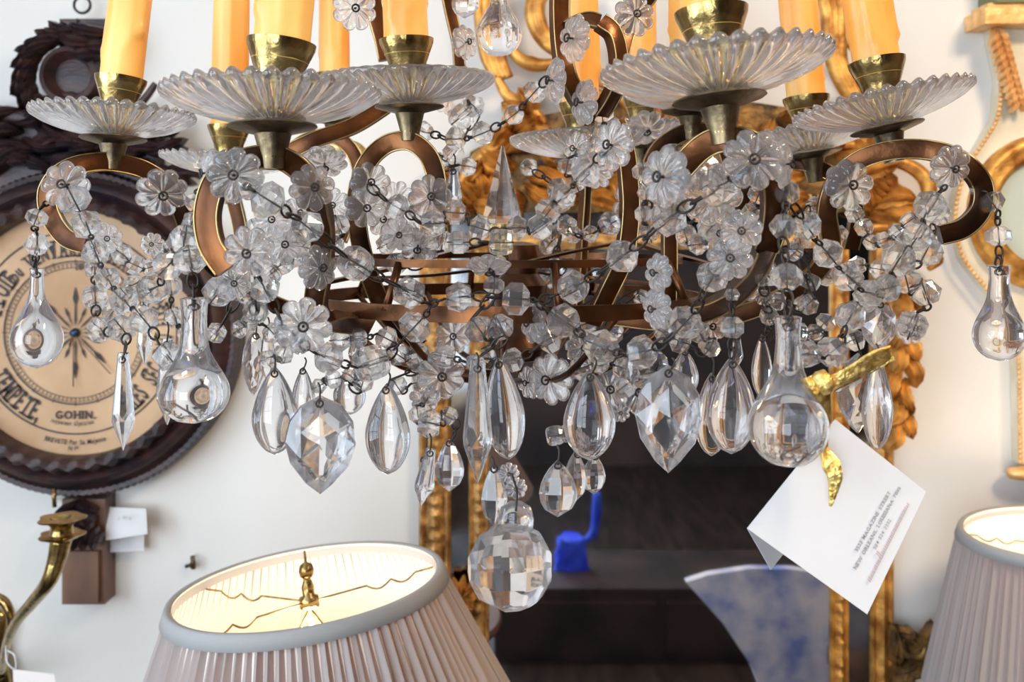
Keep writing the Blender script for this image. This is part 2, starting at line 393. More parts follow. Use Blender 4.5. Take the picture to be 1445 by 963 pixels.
def candle_mesh(seed):
    r = random.Random(seed); b = MB(); n = 40; K = 30; L = .18; rows = []
    drips = [(r.uniform(0, 2*pi), r.uniform(.004,.05), r.uniform(.12,.3), r.uniform(.0012,.0026)) for _ in range(9)]
    for i in range(K+1):
        z = L*i/K; row = []
        for j in range(n):
            a = 2*pi*j/n; rr = .0183-.0016*i/K
            for (da, dz, dw, h) in drips:
                dd = (a-da+pi) % (2*pi)-pi
                if z > dz: rr += h*math.exp(-(dd/dw)**2)*min(1, (z-dz)/.004)*(1.25 if z-dz < .01 else .8)
            row.append((rr*cos(a), rr*sin(a), z))
        rows.append(row)
    rows.append([(.004*cos(2*pi*j/n), .004*sin(2*pi*j/n), L-.003) for j in range(n)])
    b.grid(rows); b.f.append(tuple(reversed(range(n)))); b.f.append(tuple(range((K+1)*n, (K+2)*n))); return b.mesh('candle', M['wax'])
CAND = [candle_mesh(i) for i in range(3)]
bm_ = mat('lit_bulb', (1,.8,.5), .3); bb_ = bm_.node_tree.nodes['Principled BSDF']; bb_.inputs['Emission Color'].default_value = (1,.62,.26,1); bb_.inputs['Emission Strength'].default_value = BULB
b = MB(); b.lathe([(.005,0),(.007,.006),(.012,.018),(.0125,.028),(.009,.042),(.004,.056),(.001,.064)], 20); BULBM = b.mesh('flame_bulb', bm_)
# (px of dish axis, plate py, depth, scale, roll deg, pitch deg, type, candle len scale)
SOCK = [(160,197,.62,.92,.8,-3,0),(385,180,.47,.96,-1,-2,0),(578,152,.595,.96,-1,2,1),(1015,142,.45,.98,-5.5,-3,0),(1252,182,.58,.96,-10.5,-4,0),
        (322,252,.80,1,2,0,0),(822,226,.74,1,-3,0,1),(1145,218,.73,1,-8,-2,0),(472,170,.86,.95,0,0,0),(975,158,.66,.9,0,0,0),(905,205,.84,.95,0,0,0)]
for i, (px, py, d, s, roll, pit, ty) in enumerate(SOCK):
    base = P(px, py, d)
    q = Quaternion((0,1,0), math.radians(roll)) @ Quaternion((1,0,0), math.radians(pit)) @ Quaternion((0,0,1), i*.7)
    up = q @ Vector((0,0,1)); sc = (s, s, s)
    put('drip_plate', PLATE, chand, base, q, sc); put('socket_stem', CONE, chand, base, q, (s*1.01, s*1.01, s*1.0))
    put('glass_drip_dish', DISH[ty], chand, base+up*.004*s, q, sc)
    cr_ = {0: 6, 1: 5.5, 2: -2.5, 3: -4.5, 4: -7.5}.get(i, roll*.6)
    q = Quaternion((0,1,0), math.radians(cr_)) @ Quaternion((1,0,0), math.radians(pit)) @ Quaternion((0,0,1), i*.7); up = q @ Vector((0,0,1))
    put('candle_socket', CUP, chand, base+up*.0085*s, q, (s, s, s*1.15))
    put('candle', CAND[i % 3], chand, base+up*.043*s, q, sc)
    put('flame_bulb', BULBM, chand, base+up*(.043+.177)*s, q, sc)

# rosettes pinned on the arms: px, py, w, h, depth, yaw, pitch
ROSL = [(93,262,62,62,.585,0,-5),(228,272,64,56,.62,.5,20),(131,335,50,46,.62,.3,0),(151,337,34,38,.60,.4,0),
 (332,248,66,72,.44,.1,0),(352,355,66,66,.45,0,10),(298,245,40,60,.48,-.9,0),(440,265,52,60,.47,.5,0),(428,460,72,64,.49,.2,0),(448,378,42,58,.50,.8,0),
 (458,228,58,36,.62,.2,50),(522,258,52,48,.585,.3,0),(516,292,54,50,.59,.3,10),(607,278,46,56,.57,.2,0),(500,12,56,44,.60,.3,10),(632,140,40,40,.72,.3,0),
 (812,55,36,62,.53,-1.0,0),(786,114,24,60,.54,-1.25,0),(826,145,30,60,.55,-1.1,0),(866,205,40,66,.54,-.8,0),(895,22,52,54,.57,.2,0),(940,250,40,80,.44,-.9,0),
 (1062,226,60,78,.42,-.1,0),(1103,232,38,62,.44,1.0,0),(1046,326,54,54,.43,-.2,0),(1030,364,58,54,.435,-.2,0),(930,385,34,50,.46,-1.0,0),(928,436,36,54,.46,-1.0,0),
 (1197,262,62,66,.57,.1,0),(1340,236,58,58,.54,.2,15),(1318,302,50,50,.57,.3,0),(754,455,32,56,.55,-1.0,0),(690,374,56,30,.53,0,62),(640,474,46,46,.70,0,0),
 (778,535,48,66,.62,-.6,0),(748,540,34,42,.64,-.8,0),(860,548,56,56,.64,0,0),(622,530,62,58,.58,.2,0),(600,560,40,40,.64,.2,0),(910,180,52,36,.72,.2,40),
 (1005,275,80,76,.52,.1,10),(905,290,60,80,.62,.3,0),(470,290,44,44,.60,.1,0),(400,345,52,50,.56,.4,0),(330,400,44,44,.50,.3,0),(655,60,28,44,.66,.8,0),
 (840,240,36,50,.60,-.6,20),(815,210,34,44,.62,-.8,0),(1285,462,44,38,.55,.2,0),(1012,325,50,44,.56,.1,20),(560,280,40,44,.64,0,0),(590,345,54,40,.62,0,40),(560,330,44,40,.60,.4,10),
 (900,552,60,54,.66,0,0),(875,582,26,24,.62,0,0),(545,310,50,40,.61,-.2,0),(385,310,50,46,.55,.1,0),(420,300,40,40,.6,.6,0),(1000,460,44,50,.6,.3,0),(820,490,40,44,.63,.3,0),(215,345,30,30,.64,.2,0)]
for i, (px, py, wd, ht, d, yaw, pit) in enumerate(ROSL):
    r = S(max(wd, ht)/2, d)*1.12
    q = Quaternion((0,0,1), yaw) @ Quaternion((1,0,0), pi/2+math.radians(pit)) @ Quaternion((0,0,1), i*.37)
    o = put('crystal_rosette', ROS, chand, P(px, py, d), q, (r, r, r))
    e = bpy.data.objects.new('wire_eye', ROSWIRE); C.objects.link(e); e.parent = o

# ------------------------------------------------------------------ bead strings
def rnd(a, b): return random.uniform(a, b)
GN = [0]
def garland(label, beads, d0, d1, start=None, end=None, wr=.00085, kind=None):
    n = len(beads); pts = []
    for i, bd in enumerate(beads):
        t = i/max(1, n-1); d = bd[3] if len(bd) > 3 else d0+(d1-d0)*t
        pts.append((P(bd[0], bd[1], d), S(bd[2]/2, d)*1.12, d))
    root = thing('bead_string', label, 'bead string', pts[0][0]+Vector((0,0,pts[0][1])), 'crystal bead strings hung on the chandelier')
    ends = []
    for i in range(n):
        a = pts[i-1][0] if i > 0 else (P(*start) if start else None)
        c = pts[i+1][0] if i < n-1 else (P(*end) if end else None)
        p, r, d = pts[i]
        if a is None and c is None: a = p+Vector((0,0,.01)); c = p-Vector((0,0,.01))
        if a is None: a = 2*p-c
        if c is None: c = 2*p-a
        t = ((c-p).normalized()+(p-a).normalized())
        if t.length < .2: t = (c-p)
        t.normalize()
        q = Vector((0,0,1)).rotation_difference(t) @ Quaternion((0,0,1), rnd(0, 6.28))
        s = r
        GN[0] += 1
        me = BARREL if kind == 'barrel' or (GN[0] % 11 == 0) else BEADS[GN[0] % 3]
        o = put('bead', me, root, p, q, (s*1.05, s*1.05, s*rnd(.86,.98)))
        e = bpy.data.objects.new('wire_pin', PIN); C.objects.link(e); e.parent = o
        ends.append((p-t*s*.92, p+t*s*.92, t))
    def link(a, b, ta, tb):
        g = (b-a); L = max(g.length, .0035); dr = g.normalized() if g.length > 1e-5 else ta
        m = MB(); mid = (a+b)/2
        n1 = dr.cross(Vector((.3,-1,.2))).normalized(); n2 = dr.cross(n1).normalized()
        hl = L*.30; rad = max(.0016, min(.0034, L*.22))
        for c, nn in ((mid-dr*hl*.8, n1), (mid+dr*hl*.8, n2)):
            m.tube([c+dr*cos(t)*max(hl, rad*1.1)*1.05+nn*sin(t)*rad for t in [k*2*pi/12 for k in range(12)]], wr, 6, True)
        m.tube([a-ta*.001, mid-dr*hl*1.8 if L > .006 else a], wr, 5); m.tube([mid+dr*hl*1.8 if L > .006 else b, b+tb*.001], wr, 5)
        m.build('wire_link', M['wire'], root)
    if start: link(P(*start), ends[0][0], (ends[0][0]-P(*start)).normalized(), ends[0][2])
    for i in range(n-1): link(ends[i][1], ends[i+1][0], ends[i][2], ends[i+1][2])
    if end: link(ends[-1][1], P(*end), ends[-1][2], (P(*end)-ends[-1][1]).normalized())
    return root
G = garland
G('two clear beads above the pear drop at the far left edge', [(52,307,26),(52,345,31)], .585,.595, (68,285,.59), (48,378,.60))
G('faceted beads trailing down from the far left rosette over the barometer dial', [(104,282,40),(122,317,38),(135,357,36),(152,394,32),(175,424,36),(203,451,38),(237,503,37)], .58,.53, (93,262,.57), (270,535,.52))
G('short vertical beads above the long icicle drop on the left', [(134,380,26),(134,420,30),(142,465,33),(172,464,35)], .60,.56, (134,352,.61), (176,498,.55))
G('small beads swagged across the top of the barometer dial', [(172,359,27),(191,374,25),(211,378,22),(227,362,24),(243,350,26),(262,340,24)], .64,.66)
G('beads lying across to the left of the pear drop in front of the dial', [(160,440,30),(190,401,27),(217,407,38),(236,376,38)], .60,.56, None, (262,366,.54))
G('stacked beads straight above the big pear drop beside the left copper scroll', [(276,286,26),(271,313,26),(260,338,40),(268,367,40)], .52,.50, (290,262,.5), (274,424,.5))
G('three little beads hanging just left of the big pear drop neck', [(240,405,30),(246,447,28),(262,470,22)], .60,.60)
G('front string running from the left front scroll down to the middle hub', [(378,282,46),(434,320,43),(502,372,42),(577,413,41)], .44,.52, (345,262,.44), (606,430,.53))
G('short horizontal pair of beads across the middle front', [(648,420,41),(728,422,41)], .53,.53, (606,430,.53), (762,425,.53))
G('front string rising from the middle hub to the big blue-white rosettes', [(809,405,42),(878,362,44),(944,308,46),(1014,264,52)], .53,.44, (762,425,.53), (1055,240,.42))
G('lower front string from the left rosette pair sagging to the middle', [(374,408,38),(411,470,40),(464,506,40),(524,513,44),(585,462,41)], .48,.53, (356,372,.46), (608,432,.53))
G('lower front string from the middle sagging up to the right rosette pair', [(795,453,44),(848,490,46),(906,497,42),(967,455,43),(1005,391,42)], .53,.46, (758,428,.53), (1032,352,.44))
G('single bead string dropping at the centre above the icicle', [(697,403,26),(676,465,36),(706,462,36),(672,512,24)], .53,.52, (692,380,.53))
G('low string of round beads under the middle of the frame', [(627,503,29),(668,512,22),(724,508,30),(775,480,34)], .56,.55)
G('thin wired beads high up left of the glass obelisk', [(597,186,28),(643,196,29),(681,188,30),(725,162,27),(754,130,29)], .62,.58, None, (785,100,.56))
G('small distant beads on a wire right of the obelisk', [(746,236,23),(786,265,28),(790,283,30)], .66,.62)
G('string from the middle rosettes passing below the obelisk', [(560,292,32),(612,315,36),(643,300,32),(677,322,32),(730,322,33),(762,320,34),(773,298,33),(795,277,34),(826,242,40)], .56,.56, (520,262,.56), (866,205,.54))
G('pair of long beads below the obelisk base', [(647,342,33),(707,342,33)], .55,.55)
G('beads hanging left of the olive upright', [(861,316,31),(833,330,22),(810,332,22),(800,318,26)], .60,.66)
G('beads looped beneath the copper candle socket at centre right', [(908,242,28),(912,272,24),(908,302,24),(916,330,26)], .58,.58)
G('small beads dangling in front of the dark mirror top', [(782,373,18),(787,330,24),(773,347,20)], .72,.74)
G('two tiny beads low behind the cross bar', [(777,397,20),(815,362,17)], .78,.78)
G('bead trio dangling under the cross bar near centre', [(735,385,20),(738,402,20),(745,437,24)], .70,.66)
G('boxy beads hanging straight above the large right pear drop', [(1111,272,32),(1105,320,35),(1110,391,40)], .45,.43, None, (1112,446,.42))
G('small beads hanging beside the large right pear drop neck', [(1080,385,36),(1078,420,21),(1085,446,23)], .50,.58, None, (1085,478,.6))
G('beads stepping down inside the right curved arm', [(1138,319,37),(1168,358,39),(1196,390,39),(1228,414,36),(1252,407,36)], .48,.52, (1105,262,.46))
G('small beads swagged inside the right hand scroll', [(1206,302,24),(1219,321,25),(1230,342,22),(1249,340,24),(1266,328,24),(1284,312,22)], .60,.58, (1197,270,.58), (1313,296,.57))
G('clustered beads falling from the dark rosette on the right scroll', [(1313,292,42),(1294,334,40),(1268,367,44),(1252,404,34),(1224,420,36),(1200,446,40)], .54,.52, (1335,262,.54))
G('outer beads hanging off the right scroll down to a rosette', [(1307,354,40),(1280,398,34),(1306,413,38),(1288,460,40)], .54,.54, (1318,318,.55))
G('little lone beads dangling right of the large pear drop', [(1144,398,23),(1130,430,21)], .60,.60)
G('low beads tied beside the gold ribbon', [(1140,500,34),(1174,497,39),(1200,447,36)], .47,.49)
G('beads on the far right above the last pear drop', [(1400,285,29),(1409,333,31)], .555,.555, (1378,270,.56), (1409,376,.55))
G('round bead above the twin almond drops at right', [(1033,416,20),(1033,462,31)], .50,.50, None, (1032,506,.5))
G('bead clump left of the large right rosettes', [(1001,323,31),(985,345,28),(968,332,26),(985,300,26)], .56,.58)
G('low right beads beneath the front string', [(985,468,30),(1001,490,28),(960,482,30),(938,470,28)], .54,.54)
G('left dense bead run beneath the front scroll', [(308,412,40),(336,372,30),(361,440,32),(345,415,26),(305,470,26)], .50,.54)
G('left inner bead run seen through the front scroll', [(378,390,30),(398,372,30),(415,360,34),(395,330,28),(372,345,26),(360,320,24)], .56,.60)
G('beads bunched against the middle upright', [(452,300,31),(478,318,28),(470,345,30),(440,352,28),(415,330,28),(400,300,28)], .60,.60)
G('beads bunched behind the middle left scroll', [(545,345,28),(575,330,30),(600,360,32),(560,372,30),(625,340,30),(588,300,28)], .62,.64)
G('beads bunched low behind the left middle pendants', [(480,480,30),(505,478,28),(545,478,30),(560,500,30),(590,505,32),(560,545,26),(595,540,30)], .58,.60)
G('beads grouped low in the middle left of the icicle', [(605,560,26),(590,585,24),(606,598,38),(634,587,24)], .60,.60, None, (640,618,.6))
G('beads grouped low right of the centre', [(820,520,32),(845,512,30),(880,520,30),(905,530,32),(925,512,30),(882,545,28)], .60,.62)
G('high beads behind the left middle glass dish', [(650,165,34),(668,150,30),(640,215,28),(620,228,26),(660,235,26)], .70,.72)
G('beads by the copper arm at upper centre', [(850,160,28),(852,190,28),(835,205,26),(800,235,24),(812,260,24)], .62,.62)
G('beads by the inner ring at right', [(1055,410,30),(1075,360,28),(1120,355,26),(1140,430,28),(1098,425,24)], .58,.60)
G('beads low behind the large right pear drop', [(1165,455,24),(1150,470,24),(1128,470,26),(1205,480,28),(1228,452,26)], .60,.60)
G('clear bead left of the middle almond drop', [(783,615,25),(800,612,22)], .53,.53)
G('little beads over the faceted teardrops left of the tassel', [(492,530,22),(512,540,26),(470,535,24),(450,545,20)], .55,.55)
G('string of small beads above the hidden left almonds', [(338,465,22),(352,455,24),(385,470,28),(400,500,26),(378,505,20)], .52,.54)
G('dim small beads deep behind the cross bars', [(640,430,24),(665,440,26),(760,440,24),(690,500,22),(850,425,24),(868,470,26),(905,420,22),(830,455,26)], .72,.70)
G('upper right small beads under the front right dish', [(965,235,24),(950,215,24),(1000,235,26),(1020,300,28),(1060,300,26),(1070,275,26)], .56,.54)
G('dim beads on the inner left of the right scroll', [(1185,330,22),(1150,290,24),(1130,345,24),(1165,390,26),(1210,375,24),(1240,380,24)], .64,.60)

# ------------------------------------------------------------------ pendants
def tubehook(root, a, b, wr=.0007):
    m = MB(); mid = (a+b)/2
    m.tube(smoothpath([a, a+Vector((.0015,-.0015,(b.z-a.z)*.3)), b], 4), wr, 6)
    m.tube([b+Vector((.0022*cos(t), 0, .0022*sin(t))) for t in [k*2*pi/10 for k in range(10)]], wr, 6, True)
    return m.build('wire_hook', M['wire'], root)
def almond_mesh(L, Wd, dep=.5, n=24, facet=False):
    b = MB(); prof = []; K = 22 if not facet else 7
    for i in range(K+1):
        u = i/K
        r = (sin(pi*u**1.3))**.56*(1 if u > .0 else 0) if 0 < u < 1 else .02
        if u < .5: r = max(r*.98, .05)
        prof.append((max(r, .03)*Wd/2, -u*L))
    b.lathe(prof, n, Matrix.Scale(dep, 4, (0,1,0)))
    return b
def pear_profile(L, Wd, nk=.13, neckend=.3):
    pr = []; K = 30
    for i in range(K+1):
        u = i/K
        if u < neckend: r = nk*(1-.12*sin(pi*u/neckend))
        else:
            t = (u-neckend)/(1-neckend); c = .62
            if t < c:
                k = t/c; k = k*k*(3-2*k); r = nk+(.5-nk)*k
            else:
                k = (t-c)/(1-c); r = .5*math.sqrt(max(0, 1-k*k))
        pr.append((max(r, .01)*Wd, -u*L))
    pr = [(pr[0][0]*.75, .0)]+[(pr[0][0], -L*.008)]+pr[1:]
    return pr
def pendant(kind, label, cx, top, bot, wd, d, hook=None, tilt=0, yaw=0, nk=.13, ne=.3, cat='crystal drop', dep=.5):
    L = S(bot-top, d); Wd = S(wd, d); p = P(cx, top, d)
    nm = {'pear':'pear_drop','almond':'almond_drop','icicle':'icicle_drop','cut':'faceted_pendant','facet':'faceted_teardrop','plate':'prism_drop'}[kind]
    root = thing(nm, label, cat, p)
    b = MB()
    if kind == 'pear': b.lathe(pear_profile(L, Wd, nk, ne), 40); m = 'drop'; sm = 1.0
    elif kind == 'almond': b = almond_mesh(L, Wd, dep, 32); m = 'drop'; sm = True
    elif kind == 'facet': b = almond_mesh(L, Wd, dep, 9, True); m = 'cut'; sm = False
    elif kind in ('icicle', 'plate'):
        s = Wd/2; pts = []
        for (u, r) in ((0,.48),(.62,1.0),(.70,1.0),(1,.03)):
            for j in range(8):
                a = 2*pi*(j+(.5 if u == .70 else 0))/8; pts.append((r*s*cos(a)*(1), r*s*sin(a)*(.75 if kind == 'icicle' else .4), -u*L))
        b.hull(pts, .01); m = 'cut'; sm = False
    elif kind == 'cut':
        ol = [(0,0),(.30,.10),(.46,.27),(.5,.50),(.40,.72),(.17,.90),(0,1),(-.20,.89),(-.42,.68),(-.5,.46),(-.43,.25),(-.27,.10)]
        pts = [(x*Wd, 0, -y*L) for x, y in ol]
        for sy in (-1, 1):
            for k, (x, y) in enumerate(ol):
                if k % 2 == 0: pts.append((x*.58*Wd, sy*Wd*.20, -(.5+(y-.5)*.62)*L))
            pts.append((.02*Wd, sy*Wd*.27, -.46*L)); pts.append((.12*Wd, sy*Wd*.24, -.60*L)); pts.append((-.15*Wd, sy*Wd*.24, -.40*L))
        for x, y in ol: pts += [(x*.96*Wd, .03*Wd, -(.5+(y-.5)*.97)*L), (x*.96*Wd, -.03*Wd, -(.5+(y-.5)*.97)*L)]
        b.hull(pts, .01); m = 'cut'; sm = False
    R = Matrix.Rotation(math.radians(tilt), 4, 'Y') @ Matrix.Rotation(yaw, 4, 'Z')
    b.v = [R @ v for v in b.v]
    b.build('crystal', M[m], root, smooth=sm, loc=(0,0,0))
    hx = P(*hook) if hook else p+Vector((0,0,.012))
    inner = p+(R @ Vector((0, -Wd*.12 if kind != 'pear' else 0, -L*.07)))
    tubehook(root, hx, inner)
    return root
PD = pendant
PD('pear','hollow-looking pear drop hanging at the far left over the PLUIE side of the dial',52,378,520,70,.60,(50,362,.6),nk=.14,ne=.22)
PD('pear','fat pear drop with a thick square neck overlapping the right rim of the barometer',274,420,598,98,.50,(270,408,.5),nk=.20,ne=.36)
PD('plate','flat glass prism half hidden behind the fat left pear drop',236,478,600,32,.55,None)
PD('icicle','long pointed icicle drop hanging alone in front of the GOHIN lettering',174,498,636,32,.55,(177,482,.55))
PD('icicle','short spear drop behind the left bead cluster, over the dial',204,428,516,22,.60,(200,415,.6))
PD('almond','smoky almond drop, first from the left beyond the barometer',388,518,642,64,.52,(386,500,.52),yaw=.15)
PD('cut','tall narrow faceted pendant partly behind the first almond drop',358,468,560,40,.58,(360,455,.58),yaw=.9)
PD('plate','slim prism strip behind the first almond drop',378,470,540,26,.58,None)
PD('cut','large many-faceted pointed pendant with blue flashes, left of centre',452,558,698,100,.48,(449,540,.48),yaw=.1)
PD('almond','small almond drop tucked behind the blue-flashing pendant',428,518,600,34,.60,(430,505,.6))
PD('almond','striped grey almond drop right of the blue-flashing pendant',547,541,670,66,.52,(548,525,.52),yaw=-.2)
PD('almond','pale almond drop half hidden behind the beads left of centre',493,520,586,46,.62,None)
PD('plate','dark sliver prism between the beads under the brass ring',507,458,522,20,.60,None,tilt=8)
PD('icicle','long clear icicle at the centre, hanging beside the milky almond',674,508,682,42,.50,(672,498,.5))
PD('almond','milky blue almond drop with a window reflected in it, at the centre',703,504,650,58,.52,(697,490,.52),tilt=-6)
PD('facet','flat faceted teardrop hanging by the left gold frame strip',634,620,694,42,.60,(640,605,.6))
PD('icicle','slanting spear drop, frontmost of the small cluster by the left gold frame',608,634,716,28,.58,(606,612,.58),tilt=10)
PD('plate','short clear prism at the left of the cluster by the gold frame',598,645,706,18,.60,(600,612,.6))
PD('facet','oblong crystal hanging directly above the big faceted ball, on its left',697,655,742,38,.49,(693,645,.49))
PD('facet','teardrop with a dark hole at its top, right above the blue patch in the mirror',787,650,730,56,.50,(786,628,.5))
PD('facet','middle teardrop of the three beneath the centre almond drop',812,636,708,42,.54,(808,625,.54),yaw=.6)
PD('facet','rightmost small rounded teardrop beneath the centre almond drop',838,640,698,36,.56,None,yaw=.3)
PD('almond','dark reflecting almond drop right of centre in front of the mirror',832,523,650,74,.50,(838,505,.5))
PD('cut','large clear pointed pendant in front of the dark mirror, right of centre',943,515,668,94,.48,(948,505,.48),yaw=-.12)
PD('almond','almond drop behind the top of the clear pointed pendant',966,492,562,40,.58,None)
PD('almond','front one of the twin almond drops left of the large right pear drop',1032,504,641,72,.50,(1035,480,.5))
PD('almond','rear one of the twin almond drops, peeking out on the left',1004,526,644,48,.55,None)
PD('plate','narrow upright prism behind the bead over the twin almond drops',1040,472,520,18,.56,None)
PD('pear','largest pear drop, with a thick neck, next to the gold ribbon',1112,446,660,112,.42,(1112,432,.42),nk=.17,ne=.28)
PD('almond','slender almond drop left of the largest pear drop neck',1075,472,562,30,.60,(1085,460,.6))
PD('cut','dark faceted pendant behind the gold ribbon',1210,498,612,76,.55,(1205,470,.54),yaw=.4)
PD('almond','long almond drop hanging at the right end of the gold ribbon',1238,502,636,44,.52,(1236,485,.52))
PD('cut','broad cut crystal above the gold ribbon beside the gilded frame',1240,425,498,52,.56,(1235,412,.56))
PD('pear','pear drop at the far right edge over the wall beside the gilded instrument',1410,374,510,70,.55,(1408,362,.55),nk=.22,ne=.28)
PD('pear','pear drop hanging at the top of the picture left of the copper loop',704,-42,80,66,.55,None,nk=.16,ne=.3)
PD('facet','small kite-shaped crystal at the very top edge over the middle left dish',656,-24,26,40,.62,None)
PD('icicle','little spear among the beads left of the obelisk',640,238,300,24,.62,None)
PD('plate','slim prism dangling under the low right beads',892,500,545,22,.60,None)
# obelisk
d = .60; ob = thing('crystal_obelisk', 'tall pointed glass obelisk standing upright in the middle of the chandelier', 'crystal spire', P(709,316,d))
b = MB(); h = S(110,d); s = S(29,d); pts = []
for (z, r) in ((h,.06*s),(h*.06,s),(0,s*.92)):
    for j in range(6):
        a = 2*pi*j/6+.25; pts.append((r*cos(a), r*sin(a), z))
b.hull(pts, .01); b.build('crystal', M['cut'], ob, smooth=False, loc=(0,0,0))
b = MB(); b.lathe([(.002,-.03),(.006,-.028),(.006,-.012),(.018,-.004),(.018,-.0005),(.002,-.0005)], 20); b.build('brass_base', M['brass'], ob, smooth=.7, loc=(0,0,0))
# faceted ball
d = .48; r = S(61,d); c = P(720,799,d)
ball = thing('faceted_ball', 'big faceted crystal ball hanging lowest at the centre over the mirror', 'crystal ball', c-Vector((0,0,r)))
pts = []; rows = [(-.97,1),(-.86,5),(-.55,10),(-.18,13),(.18,13),(.55,10),(.86,5)]
ns = []
for i, (z, n) in enumerate([(-1,1),(-.84,6),(-.45,11),(0,13),(.45,11),(.84,6),(1,1)]):
    for j in range(n):
        a = 2*pi*(j+.5*(i % 2))/n+.2; q = math.sqrt(max(0,1-z*z)); ns.append(Vector((q*cos(a), q*sin(a), z)))
bm = bmesh.new(); bmesh.ops.create_cube(bm, size=4)
for nv in ns:
    bmesh.ops.bisect_plane(bm, geom=bm.verts[:]+bm.edges[:]+bm.faces[:], plane_co=nv*.955, plane_no=nv, clear_outer=True)
    ed = [e for e in bm.edges if e.is_boundary]
    if ed: bmesh.ops.edgeloop_fill(bm, edges=ed)
bmesh.ops.remove_doubles(bm, verts=bm.verts, dist=.002)
me = bpy.data.meshes.new('crystal'); bmesh.ops.scale(bm, vec=(r,r,r), verts=bm.verts); bmesh.ops.recalc_face_normals(bm, faces=bm.faces); bm.to_mesh(me); bm.free()
me.materials.append(M['cut']); o = bpy.data.objects.new('crystal', me); C.objects.link(o); o.parent = ball; o.location = (0,0,r)
b = MB(); b.lathe([(.003,-.004),(.0105,-.004),(.0115,.004),(.0095,.012),(.004,.0155)], 14, Matrix.Scale(.6,4,(0,1,0))); b.build('loop_lug', M['drop'], ball, loc=(S(8,d),0,2*r-.002))
m = MB(); a1 = P(722,668,d); a2 = P(728,722,d)
m.tube(smoothpath([a1,(a1+a2)/2+Vector((.002,0,0)),a2], 6), .0007, 6); m.build('wire_hook', M['wire'], ball)
root = thing('rosette_chain', 'two small cloudy rosettes wired one above the other over the faceted ball', 'crystal rosette', P(722,655,.49))
for (x, y, s_) in ((718,668,15),(728,689,16)):
    rr = S(s_, .49); o = put('crystal_rosette', ROS, root, P(x,y,.488), Quaternion((1,0,0), pi/2), (rr,rr,rr)); e = bpy.data.objects.new('wire_eye', ROSWIRE); C.objects.link(e); e.parent = o

# ------------------------------------------------------------------ lettering helper
GL = {}
def glyph(ch, bold=.0, italic=0):
    k = (ch, bold, italic)
    if k in GL: return GL[k]
    cu = bpy.data.curves.new('g', 'FONT'); cu.body = ch; cu.size = 1; cu.offset = bold; cu.extrude = .02; cu.shear = italic
    ob = bpy.data.objects.new('g', cu); C.objects.link(ob); bpy.context.view_layer.update()
    me = bpy.data.meshes.new_from_object(ob.evaluated_get(bpy.context.evaluated_depsgraph_get()))
    vs = [v.co.copy() for v in me.vertices]; fs = [tuple(p.vertices) for p in me.polygons]
    bpy.data.objects.remove(ob); bpy.data.curves.remove(cu); bpy.data.meshes.remove(me)
    x0 = min([v.x for v in vs], default=0); x1 = max([v.x for v in vs], default=.3)
    GL[k] = (vs, fs, x0, x1); return GL[k]
def serifs(b, ch, x0, x1, T):
    bars = {'I':[(.5,)],'T':0}
def text_flat(b, s, size, fn, bold=.012, sx=.8, gap=.09, italic=0, start=None, serif=True, fit=None):
    """fn(x, y, z)->point, x along the line from 0..total width"""
    x = 0; items = []
    for ch in s:
        if ch == ' ': x += .34*size; continue
        vs, fs, x0, x1 = glyph(ch, bold, italic)
        items.append((x, vs, fs, x0, x1, ch)); x += ((x1-x0)*sx+gap)*size
    tot = x
    if fit:
        f0 = fn; fk = fit/tot; fn = lambda x_, y_, z_: f0(x_*fk, y_, z_)
    for (xx, vs, fs, x0, x1, ch) in items:
        b.add([fn(xx+(v.x-x0)*sx*size-tot/2, v.y*size, v.z*size) for v in vs], fs)
        if serif and ch in 'TEMPIRLNHFUVAX':
            tops = {'T':[],'E':[0],'M':[0,1],'P':[0],'I':[.5],'R':[0],'L':[0],'N':[0],'H':[0,1],'F':[0],'U':[0,1],'V':[0,1],'A':[],'X':[0,1]}[ch]
            bots = {'T':[.5],'E':[0],'M':[0,1],'P':[0],'I':[.5],'R':[0,1],'L':[0],'N':[],'H':[0,1],'F':[0],'U':[],'V':[],'A':[0,1],'X':[0,1]}[ch]
            wdt = (x1-x0)*sx*size; sw = .13*size; sh = .035*size
            for fr, yy in [(f_, .70*size) for f_ in tops]+[(f_, 0) for f_ in bots]:
                cx_ = xx+wdt*(.5 if fr == .5 else (.06 if fr == 0 else .94))-tot/2
                q = [fn(cx_+a_, yy+b_, .02*size) for a_, b_ in ((-sw,-sh),(sw,-sh),(sw,sh),(-sw,sh))]
                b.add(q, [(0,1,2,3)])

# ------------------------------------------------------------------ barometer
BD = 1.405; bc = P(106, 470, BD); k = BD/F0
baro = thing('barometer', 'round dark carved wood barometer with a browned paper dial and French weather words', 'barometer', (bc.x, WALL-.045, bc.z-230*k))
def fr(name, prof, m, mod=None, n=240):
    b = MB(); mt = Matrix.Translation((bc.x, 0, bc.z)) @ Matrix.Rotation(pi/2, 4, 'X')
    b.lathe([(r*k, -(WALL if y > 1.449 else y*K)) for r, y in prof], n, mt, mod, caps=False); return b.build(name, M[m], baro, smooth=.8)
fr('outer_frame', [(229,1.45),(231,1.425),(226,1.405),(218,1.398),(213,1.392),(209,1.383),(203,1.380),(198,1.385),(194,1.392),(190,1.388),(186,1.378),(180,1.376),(177,1.381),(177,1.42)], 'wood')
fr('beaded_rim', [(228,1.415),(230,1.405),(226,1.396),(220,1.398),(219,1.41)], 'wood', lambda a, kk: 1+(.008*abs(sin(a*72)) if kk in (1,2,3) else 0), 720)
fr('carved_band', [(192,1.39),(190,1.374),(184,1.366),(176,1.370),(173,1.384),(173,1.41)], 'wood', lambda a, kk: 1+(.014*sin(a*44+(kk-2)*1.1) if kk in (1,2,3) else 0), 720)
